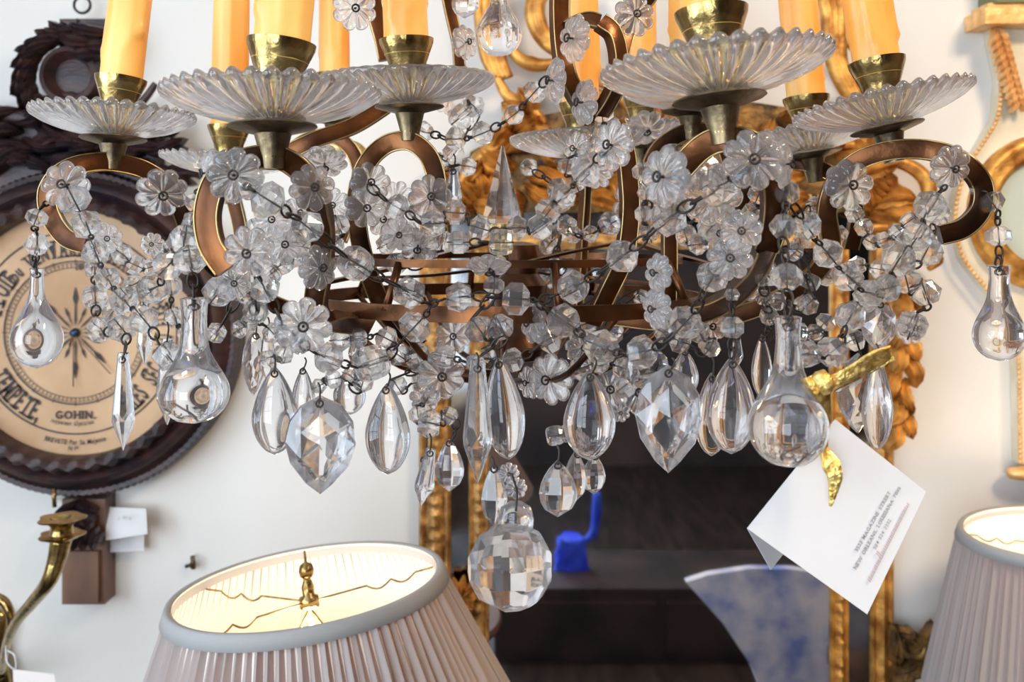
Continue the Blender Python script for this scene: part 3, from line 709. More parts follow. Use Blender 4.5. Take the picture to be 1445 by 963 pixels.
b = MB(); mt = Matrix.Translation((bc.x, 0, bc.z)) @ Matrix.Rotation(pi/2, 4, 'X')
rows = [[mt @ Vector((r*k*cos(a), r*k*sin(a), -1.408*K)) for a in [2*pi*j/96 for j in range(96)]] for r in (176, 150, 100, 50, .5)]
b.grid(rows); b.build('dial', M['dial'], baro)
b = MB(); DY = 1.406*K
def circ(r, wd):
    rows = [[Vector((bc.x+rr*k*cos(a), DY, bc.z+rr*k*sin(a))) for a in [2*pi*j/160 for j in range(160)]] for rr in (r-wd/2, r+wd/2)]; b.grid(rows)
circ(143,2.0); circ(101,1.8); circ(92,.8); circ(98,.5)
for i in range(100):
    a = 2*pi*i/100; r0, r1 = (92, 98) if i % 5 else (92, 104)
    t = Vector((-sin(a), 0, cos(a)))*k*.5; q = [Vector((bc.x+r*k*cos(a), DY-.0002, bc.z+r*k*sin(a))) for r in (r0, r1)]
    b.add([q[0]-t, q[1]-t, q[1]+t, q[0]+t], [(0,1,2,3)])
b.build('scale_rings', M['ink'], baro, smooth=False)
b = MB()
def arc_text(s, rad, deg, size, outward=True, bold=.02, sx=.62, gap=.10, italic=0, serif=True):
    a0 = math.radians(deg)
    def fn(x, y, z):
        if outward: a = a0-x/rad; r = rad+y
        else: a = a0+x/rad; r = rad-y
        return Vector((bc.x+r*k*cos(a), DY-.0004-z*k*.2, bc.z+r*k*sin(a)))
    text_flat(b, s, size, fn, bold, sx, gap, italic, serif=serif)
def arc_part(*a, **kw):
    global b
    b = MB(); arc_text(*a, **kw); b.build('lettering', M['ink'], baro, smooth=False)
def flat_part(*a, **kw):
    b2 = MB(); text_flat(b2, *a, **kw); b2.build('lettering', M['ink'], baro, smooth=False)
arc_part('TEMPETE,', 137, 227, 39, False, sx=.5, gap=.07)
arc_part('TRES SEC', 137, 321, 39, False, sx=.42, gap=.07)
arc_part('PLUIE', 109, 151, 36, sx=.5)
arc_part('ou VENT', 110, 121, 26, sx=.55)
arc_part('VARIABLE', 109, 85, 34, sx=.42)
arc_part('BEAU TEMPS', 110, 40, 30, sx=.45)
arc_part('BEAU FIXE', 136, 1, 32, False, sx=.42)
def fl_(px, py):
    o_ = P(px, py, 1.406)
    return lambda x, y, z: Vector((o_.x+x*k, DY-.0004-z*k*.2, o_.z+y*k))
flat_part('GOHIN.', 15, fl_(108,591), .03, .95, .16)
arc_part('Ingenieur Opticien', 131, 268, 9, False, .012, .7, .06, .3, serif=False)
arc_part('BREVETE Par Sa Majeste', 158, 270, 9.5, False, .015, .8, .08, serif=False)
flat_part('N 19', 9, fl_(104,636), .01, .8, .1, serif=False)
flat_part('28', 13, fl_(112,381), .01, .8, .1, serif=False)
b = MB()
for i in range(16):
    a = 2*pi*i/16+pi/2; R1 = (62 if i % 2 == 0 else 40) if i % 4 else 66; wv = 3.6 if i % 2 == 0 else 2.2
    dv = Vector((cos(a),0,sin(a)))*k; tv = Vector((-sin(a),0,cos(a)))*k; c0 = Vector((bc.x, DY-.0006, bc.z))
    b.add([c0+dv*8, c0+dv*18+tv*wv*.4, c0+dv*R1*.6+tv*.8, c0+dv*R1*.74+tv*wv, c0+dv*R1, c0+dv*R1*.74-tv*wv, c0+dv*R1*.6-tv*.8, c0+dv*18-tv*wv*.4], [(0,1,2,7),(2,3,4,5),(2,5,6,7)])
b.build('compass_rose', M['ink'], baro, smooth=False)
b = MB(); b.lathe([(.001,-1.407*K),(7*k,-1.406*K),(6*k,-1.400*K),(2*k,-1.397*K),(.001,-1.397*K)], 24, mt); b.build('pointer_hub', mat('blued_steel', (.03,.06,.13), .3, .8), baro)
b = MB(); c0 = Vector((bc.x, 1.399*K, bc.z)); b.tube([c0, c0+Vector((-.3,0,-.95))*k*18], .0018, 6)
b.tube([c0, c0+Vector((.0,0,-1))*k*75], .0012, 6); b.tube([c0, c0+Vector((.55,0,-.6))*k*95], .0009, 6); b.build('pointer', M['stick'], baro)
# crest and foot carvings
def leaf(b, p0, p1, wd, out=.015, lobes=4, bend=0.0, yb=None, n=14):
    p0 = Vector(p0); p1 = Vector(p1); ax = p1-p0; L = ax.length; t = ax.normalized(); sd = Vector((0,-1,0)).cross(t).normalized(); nr = Vector((0,-1,0))
    rows = []
    for i in range(n+1):
        u = i/n; wv = wd/2*sin(pi*min(1, u*.93+.07))**.55*(1-.25*u)*(1-.22*((u*lobes) % 1.0))
        c = p0+ax*u+sd*bend*L*sin(pi*u)+nr*out*(sin(pi*u**1.3)*.9+.15)
        row = []
        for j in range(7):
            v = (j-3)/3; row.append(c+sd*wv*v+nr*(-out*.55*v*v+ out*.18*cos(v*9)))
        rows.append(row)
    back = [[Vector((r_[j].x, r_[j].y+out*.5+.002, r_[j].z)) for j in range(6, -1, -1)] for r_ in rows]
    b.grid([r_+q for r_, q in zip(rows, back)], True)
def scroll(b, pts, wd, n=8, taper=True):
    path = smoothpath(pts, 6); N = len(path)
    b.tube(path, [wd*(1-.45*abs(2*i/(N-1)-1) if taper else 1) for i in range(N)], n)
CD = 1.40
b = MB(); rs = random.Random(3)
# wreath-like crest ring
for i in range(13):
    a = math.radians(62+i*14.5); x0 = 100+cos(a)*66; y0 = 108-sin(a)*62
    for (off, wd_, L_, dd_) in ((-.42,24,34,0),(-.05,24,38,.012)):
        a2 = a+pi/2+off+.12*sin(i*2.1); sc2 = 1.0
        leaf(b, P(x0-cos(a2)*8, y0+sin(a2)*8, CD-dd_), P(x0+cos(a2)*L_, y0-sin(a2)*L_, CD-dd_*.6-.008), S(wd_,CD), .02, 1, .10)
for (x0,y0,x1,y1) in ((150,46,98,34),(140,58,80,52),(146,70,100,78),(130,40,74,44),(160,60,120,66)):
    leaf(b, P(x0,y0,CD-.014), P(x1,y1,CD-.014), S(26,CD), .02, 2, .08)
b.build('crest_leaves', M['wood'], baro, smooth=.9)
b = MB(); b.box(P(84,150,CD+.02), Vector((P(152,22,CD).x, WALL-.001, P(84,22,CD).z)))
b.build('crest_block', M['wood'], baro, smooth=False)
b = MB(); cc = P(102,108,CD); rows = []
for (r, y) in ((44,1.45),(44,1.40),(40,1.385),(33,1.382),(28,1.395),(24,1.402),(.5,1.398)):
    rows.append([Vector((cc.x+r*k*cos(a), min(y*K, WALL), cc.z+r*k*sin(a))) for a in [2*pi*j/48 for j in range(48)]])
b.grid(rows); b.build('crest_roundel', M['wood'], baro, smooth=.6)
b = MB()
for i in range(34):
    x = -30+(i*37) % 290; y = 172+((i*53) % 75)
    if x > 235: continue
    ang = rs.uniform(-.5,.4); L_ = rs.uniform(45,80)
    leaf(b, P(x,y,CD-.005), P(x+L_*cos(ang),y+L_*sin(ang),CD-.005), S(rs.uniform(20,34),CD), .022, 3, rs.uniform(-.15,.15))
scroll(b, px3([(20,130),(40,140),(70,142),(100,138),(130,150),(190,150),(220,118)],CD), .012)
scroll(b, px3([(-30,150),(0,160),(50,168),(110,165),(180,165),(235,190)],CD), .02)
b.build('shoulder_carving', M['wood'], baro, smooth=.9)
b = MB(); b.box(Vector((P(-60,0,CD).x, 1.41*K, P(0,265,CD).z)), Vector((P(215,0,CD).x, WALL-.001, P(0,150,CD).z))); b.build('shoulder_board', M['wood'], baro, smooth=False)
b = MB(); rc = P(116,7,1.42); b.tube([rc+Vector((cos(t)*S(11.5,1.42),0,sin(t)*S(11.5,1.42))) for t in [i*2*pi/24 for i in range(24)]], S(2,1.42), 8, True); b.build('hanging_ring', M['wire'], baro)
b = MB(); leafs = [(-1.1,30),(-.6,36),(-.2,40),(.2,40),(.6,36),(1.1,30)]
for i in range(12):
    a = -pi/2+(i-5.5)*.28; leaf(b, P(108,712,CD-.004), P(106+cos(a)*28,722-sin(a)*46,CD-.006), S(15,CD), .018, 2)
for i in range(9): leaf(b, P(84+i*7,738+(i % 3)*8,CD-.012), P(82+i*7,770+(i % 2)*8,CD-.012), S(12,CD), .014, 2)
b.build('foot_leaves', M['wood'], baro, smooth=.9)
b = MB(); b.box(Vector((P(82,0,CD).x, 1.412*K, P(0,858,CD).z)), Vector((P(143,0,CD).x, WALL-.001, P(0,708,CD).z))); b.build('foot_block', M['stick'], baro, smooth=False)
b = MB(); b.box(Vector((P(90,0,CD).x, 1.403*K, P(0,853,CD).z)), Vector((P(137,0,CD).x, 1.4121*K, P(0,780,CD).z))); b.build('foot_panel', M['stick'], baro, smooth=False)
b = MB(); b.tube(px3([(76,690),(77,716)],1.37), .004, 8); b.tube([P(77,706,1.37), P(77,706,1.44)], .003, 8); b.build('brass_key', M['brass'], baro)

# tags beside the barometer foot
def card(name, corners, d, m, thick=.0006, parent=None, dd=None):
    b = MB(); pts = [P(c[0], c[1], (c[2] if len(c) > 2 else d)) for c in corners]
    n = (pts[1]-pts[0]).cross(pts[2]-pts[0]).normalized()*thick
    b.add(pts+[p+n for p in pts], [(0,1,2,3),(7,6,5,4),(0,4,5,1),(1,5,6,2),(2,6,7,3),(3,7,4,0)])
    return b.build(name, m, parent, smooth=False, center=parent is None)
tg = thing('price_tag', 'small folded white price tag hanging right of the barometer foot', 'price tag', P(175,782,1.425))
card('front_leaf', [(150,716,1.43),(206,718,1.415),(208,754,1.40),(149,763,1.405)], 1.42, M['paper'], parent=tg)
card('back_leaf', [(151,720,1.436),(204,722,1.436),(203,778,1.43),(149,780,1.43)], 1.435, M['paper'], parent=tg)
b = MB(); o_ = P(177,734,1.403)
text_flat(b, 'oWo', 9, lambda x,y,z: Vector((o_.x+x*k, o_.y-z*k*.2, o_.z+y*k)), .0, .8, .25, serif=False); b.build('printed_mark', M['greyink'], tg)
# wall hook bits near the lamp
b = MB(); b.tube(px3([(262,800),(268,798),(274,802)],1.44), .004, 6); b.tube([P(272,785,1.435),P(273,803,1.435)], .005, 6); b.tube([P(268,798,1.435),P(268,798,1.449)], .004, 6)
tag(b.build('picture_hook', M['dark_brass'], center=True), 'small bent picture hook on the bare wall above the left lampshade', 'hook')

# ------------------------------------------------------------------ brass sconce, lower left
sd = 1.12; sc_ = thing('brass_sconce', 'brass wall sconce arm with an empty fluted candle cup at the lower left', 'wall sconce', P(0,963,1.2))
b = MB(); path = smoothpath([P(2,950,1.30), P(8,915,1.24), P(22,880,1.19), P(46,850,1.15), P(68,822,sd), P(80,790,sd), P(86,762,sd)], 7); N = len(path)
rad = [S(6+9*(i/(N-1))**1.6, sd) for i in range(N)]
b.tube(path, rad, 16)
for j in range(12):
    pass
b.build('arm', M['brass'], sc_)
b = MB(); c0 = P(87,762,sd); kk = S(1,sd)
b.lathe([(8*kk,-6*kk),(16*kk,0),(29*kk,6*kk),(30*kk,8*kk),(17*kk,9*kk),(15*kk,14*kk),(15*kk,20*kk),(19*kk,25*kk),(30*kk,29*kk),(31*kk,31*kk),(15*kk,31*kk),(12*kk,26*kk),(4*kk,24*kk)], 40, Matrix.Translation(c0), lambda a, q: 1+(.10*sin(5*a) if q in (2,3,8,9) else 0)); b.build('candle_cup', M['brass'], sc_, smooth=.9)
b = MB(); scroll(b, [P(4,932,1.26),P(13,900,1.22),P(15,872,1.2),P(6,850,1.2),P(-15,842,1.2),P(-34,860,1.22),P(-30,890,1.26)], S(7,1.2)); b.build('scroll', M['brass'], sc_)
b = MB(); b.lathe([(.01,-.12),(.035,-.11),(.02,-.06),(.035,0),(.02,.07),(.03,.12),(.008,.14)], 20, Matrix.Translation(P(-10,960,1.43)) @ Matrix.Scale(.5,4,(0,1,0))); b.tube([P(2,950,1.30),P(-8,958,1.42)], .01, 8); b.build('backplate', M['brass'], sc_)
tg2 = thing('price_tag', 'cream paper tag tied under the brass sconce at the bottom left corner', 'price tag', P(40,963,1.18))
card('card', [(18,945,1.18),(76,952,1.18),(84,985,1.18),(20,990,1.18)], 1.18, mat('cream_card', (.82,.74,.70), .7), parent=tg2)
b = MB(); b.tube(smoothpath(px3([(8,912,1.2),(10,935,1.18),(22,945,1.18),(20,925,1.18),(8,918,1.2)]), 5), .0012, 6); b.build('string', M['paper'], tg2)

# ------------------------------------------------------------------ mirror
GDp = 1.435
mir = thing('framed_mirror', 'tall dark antique mirror in a double gilded frame with a carved gold crest', 'mirror', P(930,1060,GDp))
def rect(name, x0, x1, y0, y1, d, m, th=.003):
    b = MB(); a = P(x0, y1, d); c = P(x1, y0, d); b.box((a.x, d*K, a.z), (c.x, d*K+th, c.z)); return b.build(name, M[m], mir, smooth=False)
rect('mirror_glass', 684, 1180, 335, 1080, 1.440, 'mirror')
rect('border_glass', 630, 690, 300, 1080, 1.438, 'darkglass'); rect('border_glass', 1174, 1236, 300, 1080, 1.438, 'darkglass')
rect('border_glass', 640, 1230, 290, 350, 1.4375, 'darkglass')
def mould(name, x0, x1, y0, y1, d, dec, m='goldframe'):
    b = MB(); cx_ = (x0+x1)/2; hw = S((x1-x0)/2, d); n = 160; rows = []
    for i in range(n+1):
        y = y0+(y1-y0)*i/n; c = P(cx_, y, d); row = []
        bump = (.22*abs(sin(i*.62))+.15*sin(i*1.9)) if dec else 0
        for (u, v) in ((-1,0),(-1,.55),(-.8,.85),(-.55,.6),(-.3,.8+bump),(0,1+bump),(.3,.8+bump),(.55,.55),(.8,.8),(1,.5),(1,0)):
            row.append(Vector((c.x+u*hw, WALL-.002-v*hw*1.0-.006, c.z)))
        rows.append(row)
    b.grid(rows, False); return b.build(name, M[m], mir, smooth=.9)
mould('outer_moulding', 591, 636, 300, 1080, 1.43, True); mould('inner_moulding', 661, 690, 330, 1080, 1.43, True)
mould('inner_moulding', 1174, 1201, 330, 1080, 1.43, True, 'gold'); mould('outer_moulding', 1230, 1263, 300, 1080, 1.43, False, 'gold')
def mouldh(name, x0, x1, y0, y1, d):
    b = MB(); n = 120; hw = S((y1-y0)/2, d); rows = []
    for i in range(n+1):
        x = x0+(x1-x0)*i/n; c = P(x, (y0+y1)/2, d); bump = .2*abs(sin(i*.6)); row = []
        for (u, v) in ((-1,0),(-1,.6),(-.6,.8),(-.2,1+bump),(.2,1+bump),(.6,.7),(1,.6),(1,0)): row.append(Vector((c.x, WALL-.008-v*hw, c.z+u*hw)))
        rows.append(row)
    b.grid(rows, False); return b.build(name, M['goldframe'], mir, smooth=.9)
mouldh('top_moulding', 591, 1263, 262, 296, 1.43); mouldh('top_moulding', 661, 1201, 330, 352, 1.43)
def crestleaves(lst, name, m, out=.03, seed=1):
    b = MB(); r_ = random.Random(seed)
    for (x0,y0,x1,y1,wd) in lst: leaf(b, P(x0,y0,1.41), P(x1,y1,1.405), S(wd,1.41), out, 4, r_.uniform(-.18,.18))
    return b.build(name, M[m], mir, smooth=.9)
rs = random.Random(11); lv = []
for i in range(46):
    a = pi*(i+.5)/46; R0 = rs.choice([60,120,180,240]); x0 = 945+cos(a)*R0*1.15; y0 = 300-sin(a)*R0*.42
    L_ = rs.uniform(60,95); lv.append((x0, y0, x0+cos(a)*L_, y0-sin(a)*L_*.75, rs.uniform(34,56)))
for (x,y) in ((650,260),(690,220),(720,190),(750,170),(1150,180),(1190,210),(1230,240),(1260,280),(680,290),(1230,300)):
    for q in range(3):
        a = rs.uniform(.2,2.9); lv.append((x,y,x+cos(a)*50,y-sin(a)*50,rs.uniform(26,40)))
crestleaves(lv, 'crest', 'gold', .034)
lv = []
for i in range(13):
    y = 380+i*18; s_ = 1 if i % 2 else -1; lv.append((1280+s_*3-(i*.6), y-6, 1284+s_*17-i*1.3, y+42, 34-i*.7))
crestleaves(lv, 'side_leaves', 'gold', .022)
for k_ in range(3):
    o_ = k_*8
    sb = MB(); scroll(sb, px3([(768+o_,-30),(752+o_*.6,0),(752+o_*.6,30),(768+o_*.3,58-o_*.3),(796,76-o_*.6),(830,82-o_)],1.40), S(10,1.4), taper=False); sb.build('crest_scroll', M['gold'], mir)
sb = MB(); scroll(sb, px3([(795,86),(765,92),(735,84),(716,62)],1.40), S(11,1.4)); sb.build('crest_scroll', M['gold'], mir)
for k_ in range(4):
    sb = MB(); sb.tube(smoothpath(px3([(674+k_*11,-20),(676+k_*10,30),(684+k_*8,80),(700+k_*6,110)],1.405), 6), S(7,1.4), 8); sb.build('crest_flute', M['gold'], mir)
for k_ in range(3):
    o_ = k_*9
    sb = MB(); scroll(sb, px3([(1150+o_,-30),(1166+o_,10),(1170+o_*.8,50),(1176+o_*.6,90),(1196+o_*.5,130),(1222,150+o_)],1.40), S(11,1.4), taper=False); sb.build('crest_scroll', M['gold'], mir)
sb = MB(); scroll(sb, px3([(1196,100),(1215,115),(1226,100),(1215,80),(1196,60)],1.40), S(9,1.4)); sb.build('crest_scroll', M['gold'], mir)
sb = MB(); scroll(sb, px3([(1200,240),(1240,225),(1285,235),(1310,262),(1302,300),(1270,318),(1225,322)],1.40), S(12,1.4)); sb.build('crest_scroll', M['gold'], mir)
sb = MB(); scroll(sb, px3([(1300,352),(1325,366),(1310,380)],1.41), S(7,1.4)); sb.build('crest_scroll', M['gold'], mir)
sb = MB(); scroll(sb, px3([(640,300),(655,250),(690,215),(740,205),(790,212)],1.40), S(12,1.4)); sb.build('crest_scroll', M['gold'], mir)
sb = MB(); scroll(sb, px3([(880,-30),(900,30),(898,90),(875,130)],1.40), S(12,1.4)); sb.build('crest_scroll', M['gold'], mir)
sb = MB(); scroll(sb, px3([(800,110),(860,120),(905,165),(960,180)],1.40), S(10,1.4)); sb.build('crest_scroll', M['gold'], mir)
for pl in ([(700,105),(716,135),(745,150),(770,175)],[(795,86),(800,112),(835,130),(870,140)],[(1222,150),(1240,170),(1225,200),(1190,205)],[(1000,-30),(1010,30),(1050,60),(1060,110),(1020,140)]):
    sb = MB(); scroll(sb, px3(pl,1.405), S(10,1.4)); sb.build('crest_scroll', M['gold'], mir)
b = MB(); pts = [P(640,300,1.44), P(1262,300,1.44), P(1250,230,1.44), P(1150,160,1.44), P(950,130,1.44), P(760,165,1.44), P(665,215,1.44)]
n_ = len(pts); b.add(pts+[p-Vector((0,.02,0)) for p in pts], [tuple(range(n_)), tuple(range(2*n_-1, n_-1, -1))]+[(i,(i+1)%n_,n_+(i+1)%n_,n_+i) for i in range(n_)]); b.build('crest_board', M['darkgold'], mir, smooth=False)
b = MB(); c0 = P(650,842,1.41)
for i in range(9):
    a = 2*pi*i/9; leaf(b, c0, c0+Vector((cos(a)*S(24,1.4),0,sin(a)*S(26,1.4))), S(18,1.4), .02, 1)
leaf(b, P(652,855,1.41), P(655,880,1.41), S(18,1.4), .02, 2); b.build('gilt_flower', M['gold'], mir, smooth=.9)
b = MB()
for (x0,y0,x1,y1,wd) in ((1262,895,1290,890,22),(1268,940,1262,885,24),(1285,940,1322,882,20),(1270,925,1318,885,16),(1262,960,1300,930,26),(1290,905,1312,930,22),(1300,945,1308,900,18),(1264,975,1285,940,26),(1280,960,1312,925,24),(1275,920,1295,905,20),(1270,1000,1290,960,30)):
    leaf(b, P(x0,y0,1.41), P(x1,y1,1.40), S(wd,1.4), .025, 3)
scroll(b, px3([(1266,905),(1280,925),(1300,925),(1306,905),(1292,895)],1.39), S(6,1.4))
b.build('corner_carving', M['darkgold'], mir, smooth=.9)

# ------------------------------------------------------------------ gilded instrument at the right edge
gi = thing('gilded_instrument', 'cream and gold lyre-shaped wall barometer cut off by the right edge', 'barometer', P(1480,690,1.43))
b = MB()
outl = [(1398,30),(1402,60),(1412,110),(1408,165),(1385,205),(1365,235),(1352,275),(1348,320),(1360,365),(1390,405),(1420,440),(1436,480),(1440,655)]
outl = outl+[(2964-x_, y_) for x_, y_ in reversed(outl)]
pts = px3(outl, 1.425); n_ = len(pts); b.add(pts+[Vector((p.x, WALL-.001, p.z)) for p in pts], [tuple(range(n_)), tuple(range(2*n_-1, n_-1, -1))]+[(i,(i+1)%n_,n_+(i+1)%n_,n_+i) for i in range(n_)]); b.build('body', M['cream'], gi, smooth=False)
b = MB(); line = smoothpath(px3(outl[:13], 1.418), 8)
acc = 0; last = line[0]
sph = [(sin(pi*i/5), -cos(pi*i/5)) for i in range(6)]
for p in line:
    while (p-last).length > S(7,1.42):
        last = last+(p-last).normalized()*S(7,1.42)
        b.lathe([(max(.0002, r)*S(3.4,1.42), z*S(3.4,1.42)) for r, z in sph], 8, Matrix.Translation(last))
b.build('bead_moulding', M['palegold'], gi)
b = MB(); mt2 = Matrix.Translation((P(1482,300,1.41).x,0,P(1482,300,1.41).z)) @ Matrix.Rotation(pi/2,4,'X'); k2 = 1.41/F0
b.lathe([(112*k2,-1.424*K),(110*k2,-1.410*K),(102*k2,-1.400*K),(94*k2,-1.408*K),(86*k2,-1.402*K),(78*k2,-1.405*K),(74*k2,-1.42*K)], 96, mt2, caps=False); b.build('bezel', M['gold'], gi)
b = MB(); b.grid([[mt2 @ Vector((r*k2*cos(a), r*k2*sin(a), -1.417*K)) for a in [2*pi*j/64 for j in range(64)]] for r in (78,40,.5)]); b.build('dial', M['face'], gi)
b = MB(); b.box(Vector((P(1388,0,1.39).x,1.385*K,P(0,34,1.39).z)), Vector((P(1620,0,1.39).x,WALL-.001,P(0,12,1.39).z))); b.box(Vector((P(1394,0,1.40).x,1.40*K,P(0,12,1.39).z)), Vector((P(1620,0,1.39).x,WALL-.001,P(0,2,1.39).z))); b.build('top_ledge', M['palegold'], gi, smooth=False)
b = MB(); b.box(Vector((P(1408,0,1.39).x,1.395*K,P(0,2,1.39).z)), Vector((P(1620,0,1.39).x,WALL-.001,P(0,-50,1.39).z))); b.build('top_block', mat('green_paint', (.16,.17,.08), .6), gi, smooth=False)
b = MB(); b.lathe([(.02,-.014),(.045,-.010),(.05,0),(.047,.008),(.03,.012)], 24, Matrix.Translation(P(1470,668,1.42)) @ Matrix.Diagonal((1.35,.5,1,1))); b.build('bottom_ledge', M['palegold'], gi)
b = MB(); rs = random.Random(5)
for i in range(11):
    x = 1408+i*2.6; y = 40+i*9.5
    leaf(b, P(x,y,1.412), P(x-10+i*.5,y+24,1.405), S(14,1.41), .012, 1); leaf(b, P(x,y,1.412), P(x+13,y+22,1.405), S(14,1.41), .012, 1)
b.build('leaf_swag', M['palegold'], gi, smooth=.9)

# ------------------------------------------------------------------ lamps
def shade_mat(name, c1, warm, tr=.35):
    m = bpy.data.materials.new(name); m.use_nodes = True; nt = m.node_tree; N = nt.nodes; L = nt.links
    b = N['Principled BSDF']; b.inputs['Base Color'].default_value = (*c1,1); b.inputs['Roughness'].default_value = .8
    t = N.new('ShaderNodeBsdfTranslucent'); t.inputs[0].default_value = (*warm,1); mx = N.new('ShaderNodeMixShader'); mx.inputs[0].default_value = tr
    L.new(b.outputs[0], mx.inputs[1]); L.new(t.outputs[0], mx.inputs[2]); L.new(mx.outputs[0], N['Material Output'].inputs[0]); return m
M['pleat'] = shade_mat('pleated_fabric', (.36,.355,.35), (.90,.42,.16), .24)
M['lining'] = shade_mat('shade_lining', (.86,.80,.72), (.8,.55,.35), .12)
M['tape'] = shade_mat('rim_tape', (.36,.355,.35), (.5,.35,.2), .1)
def lamp(label, cx, cyp, d, rpx, tiltdeg, pitch, slope, Lh, power, seed, base_label=None):
    c = P(cx, cyp, d); R = S(rpx, d); root = thing('table_lamp', label, 'lamp', (c.x, c.y, .62))
    T = Matrix.Translation(c) @ Matrix.Rotation(math.radians(tiltdeg), 4, 'Y') @ Matrix.Rotation(math.radians(pitch), 4, 'X')
    r_ = random.Random(seed); n = 92; b = MB(); rows = []
    js = [r_.uniform(-.3,.3) for _ in range(n)]; hs = [r_.uniform(.5,1.2) for _ in range(n)]
    for i in range(13):
        u = i/12; row = []
        for j in range(n*4):
            q, f_ = divmod(j, 4); a = 2*pi*(q+(f_+.0)/4+js[q]*.3*(1 if f_ in (1,2) else 0))/n
            ridge = (0,.85,1,.3)[f_]*.0078*hs[q]*(1+.6*u)
            rr = R+slope*Lh*u+ridge-.002; row.append(T @ Vector((rr*cos(a), rr*sin(a), -.012-u*Lh)))
        rows.append(row)
    b.grid(rows); sh = b.build('pleated_shade', M['pleat'], root, smooth=.9)
    b = MB(); b.lathe([(R-.006,.001),(R+slope*Lh-.006,-Lh-.012)], 220, T, caps=False); b.build('lining', M['lining'], sh)
    b = MB(); b.lathe([(R-.005,-.012),(R-.005,.0005),(R-.003,.0025),(R+.002,.0025),(R+.0035,.000),(R+.0088,-.014),(R+.005,-.015)], 96, T, caps=False); b.build('rim_tape', M['tape'], sh)
    b = MB()
    for sg, az in ((1, .35), (1, .35+pi*2/3+.3), (1, .35+pi*4/3-.6)):
        pts = []
        for i in range(41):
            u = i/40; z = -.012-.010*(1-u)
            if .45 < u < .85: z -= .0075*abs(sin((u-.45)/.4*2*pi))*(1)
            pts.append(T @ Vector((cos(az)*u*(R-.006), sin(az)*u*(R-.006), z)))
        b.tube(pts, .0013, 6)
    b.build('spider_wire', M['brass'], sh)
    b = MB(); b.lathe([(.003,-.08),(.003,-.03),(.012,-.028),(.012,-.016),(.007,-.014),(.008,-.004),(.005,.004),(.004,.006),(.0085,.010),(.0095,.016),(.0075,.023),(.002,.026),(.0012,.040)], 20, T); b.build('finial', M['brass'], sh)
    b = MB()
    for sx in (-1, 1): b.tube([T @ Vector(p) for p in smoothpath([(0,0,-.03),(sx*.022,0,-.07),(sx*.04,0,-.14),(sx*.02,0,-.22)], 5)], .0018, 6)
    b.build('harp', M['brass'], root)
    b = MB(); b.lathe([(.012,-.24),(.014,-.20),(.030,-.165),(.033,-.145),(.026,-.12),(.008,-.108)], 20, T); bl = b.build('bulb', M['lampbulb'], root)
    zb = c.z; b = MB(); b.lathe([(.10,0),(.105,.015),(.06,.03),(.03,.06),(.05,.10),(.065,.15),(.04,.21),(.014,.235),(.014,zb-.62-.23)], 32, Matrix.Translation((c.x, c.y, .62))); b.build('lamp_base', M['dark_brass'], root, smooth=.9)
    l = bpy.data.lights.new('lamp_bulb_light', 'POINT'); l.energy = power; l.color = (1,.80,.58); l.shadow_soft_size = .035
    lo = bpy.data.objects.new('lamp_bulb_light', l); C.objects.link(lo); lo.location = T @ Vector((0,0,-.06)); return root
lb = mat('lamp_bulb_glass', (1,.9,.75), .3); lb.node_tree.nodes['Principled BSDF'].inputs['Emission Color'].default_value = (1,.75,.45,1); lb.node_tree.nodes['Principled BSDF'].inputs['Emission Strength'].default_value = 4; M['lampbulb'] = lb
lamp('lit table lamp with a pale pleated shade seen from above in front of the mirror', 434, 824, .93, 189, -6, -2.2, .42, .25, 4.2*LAMP, 1)
lamp('lit table lamp with a grey pleated shade cut off by the right edge', 1494, 752, 1.22, 127, -3, 0, .24, .26, 3.0*LAMP, 2)
b = MB(); b.box((.75,1.36,.58),(1.9,WALL-.02,.62)); tb = thing('console_table', 'dark wooden console table under the right hand lamp', 'table', (1.3,1.6,0))
b.build('table_top', M['stick'], tb, smooth=False)
for x in (.80,1.85):
    for y in (1.40,1.77):
        b = MB(); b.lathe([(.02,0),(.03,.05),(.025,.3),(.03,.5),(.03,.58)], 12, Matrix.Translation((x,y,0))); b.build('leg', M['stick'], tb)
lx = P(434,824,.93); tb = thing('pedestal_table', 'round pedestal table under the left hand lamp', 'table', (lx.x, lx.y, 0))
b = MB(); b.lathe([(.01,.595),(.22,.598),(.225,.61),(.22,.62),(.01,.62)], 48, Matrix.Translation((lx.x, lx.y, 0))); b.build('table_top', M['stick'], tb, smooth=.6)
b = MB(); b.lathe([(.16,0),(.16,.02),(.05,.05),(.03,.2),(.045,.4),(.03,.55),(.08,.595)], 24, Matrix.Translation((lx.x, lx.y, 0))); b.build('pedestal', M['stick'], tb, smooth=.8)

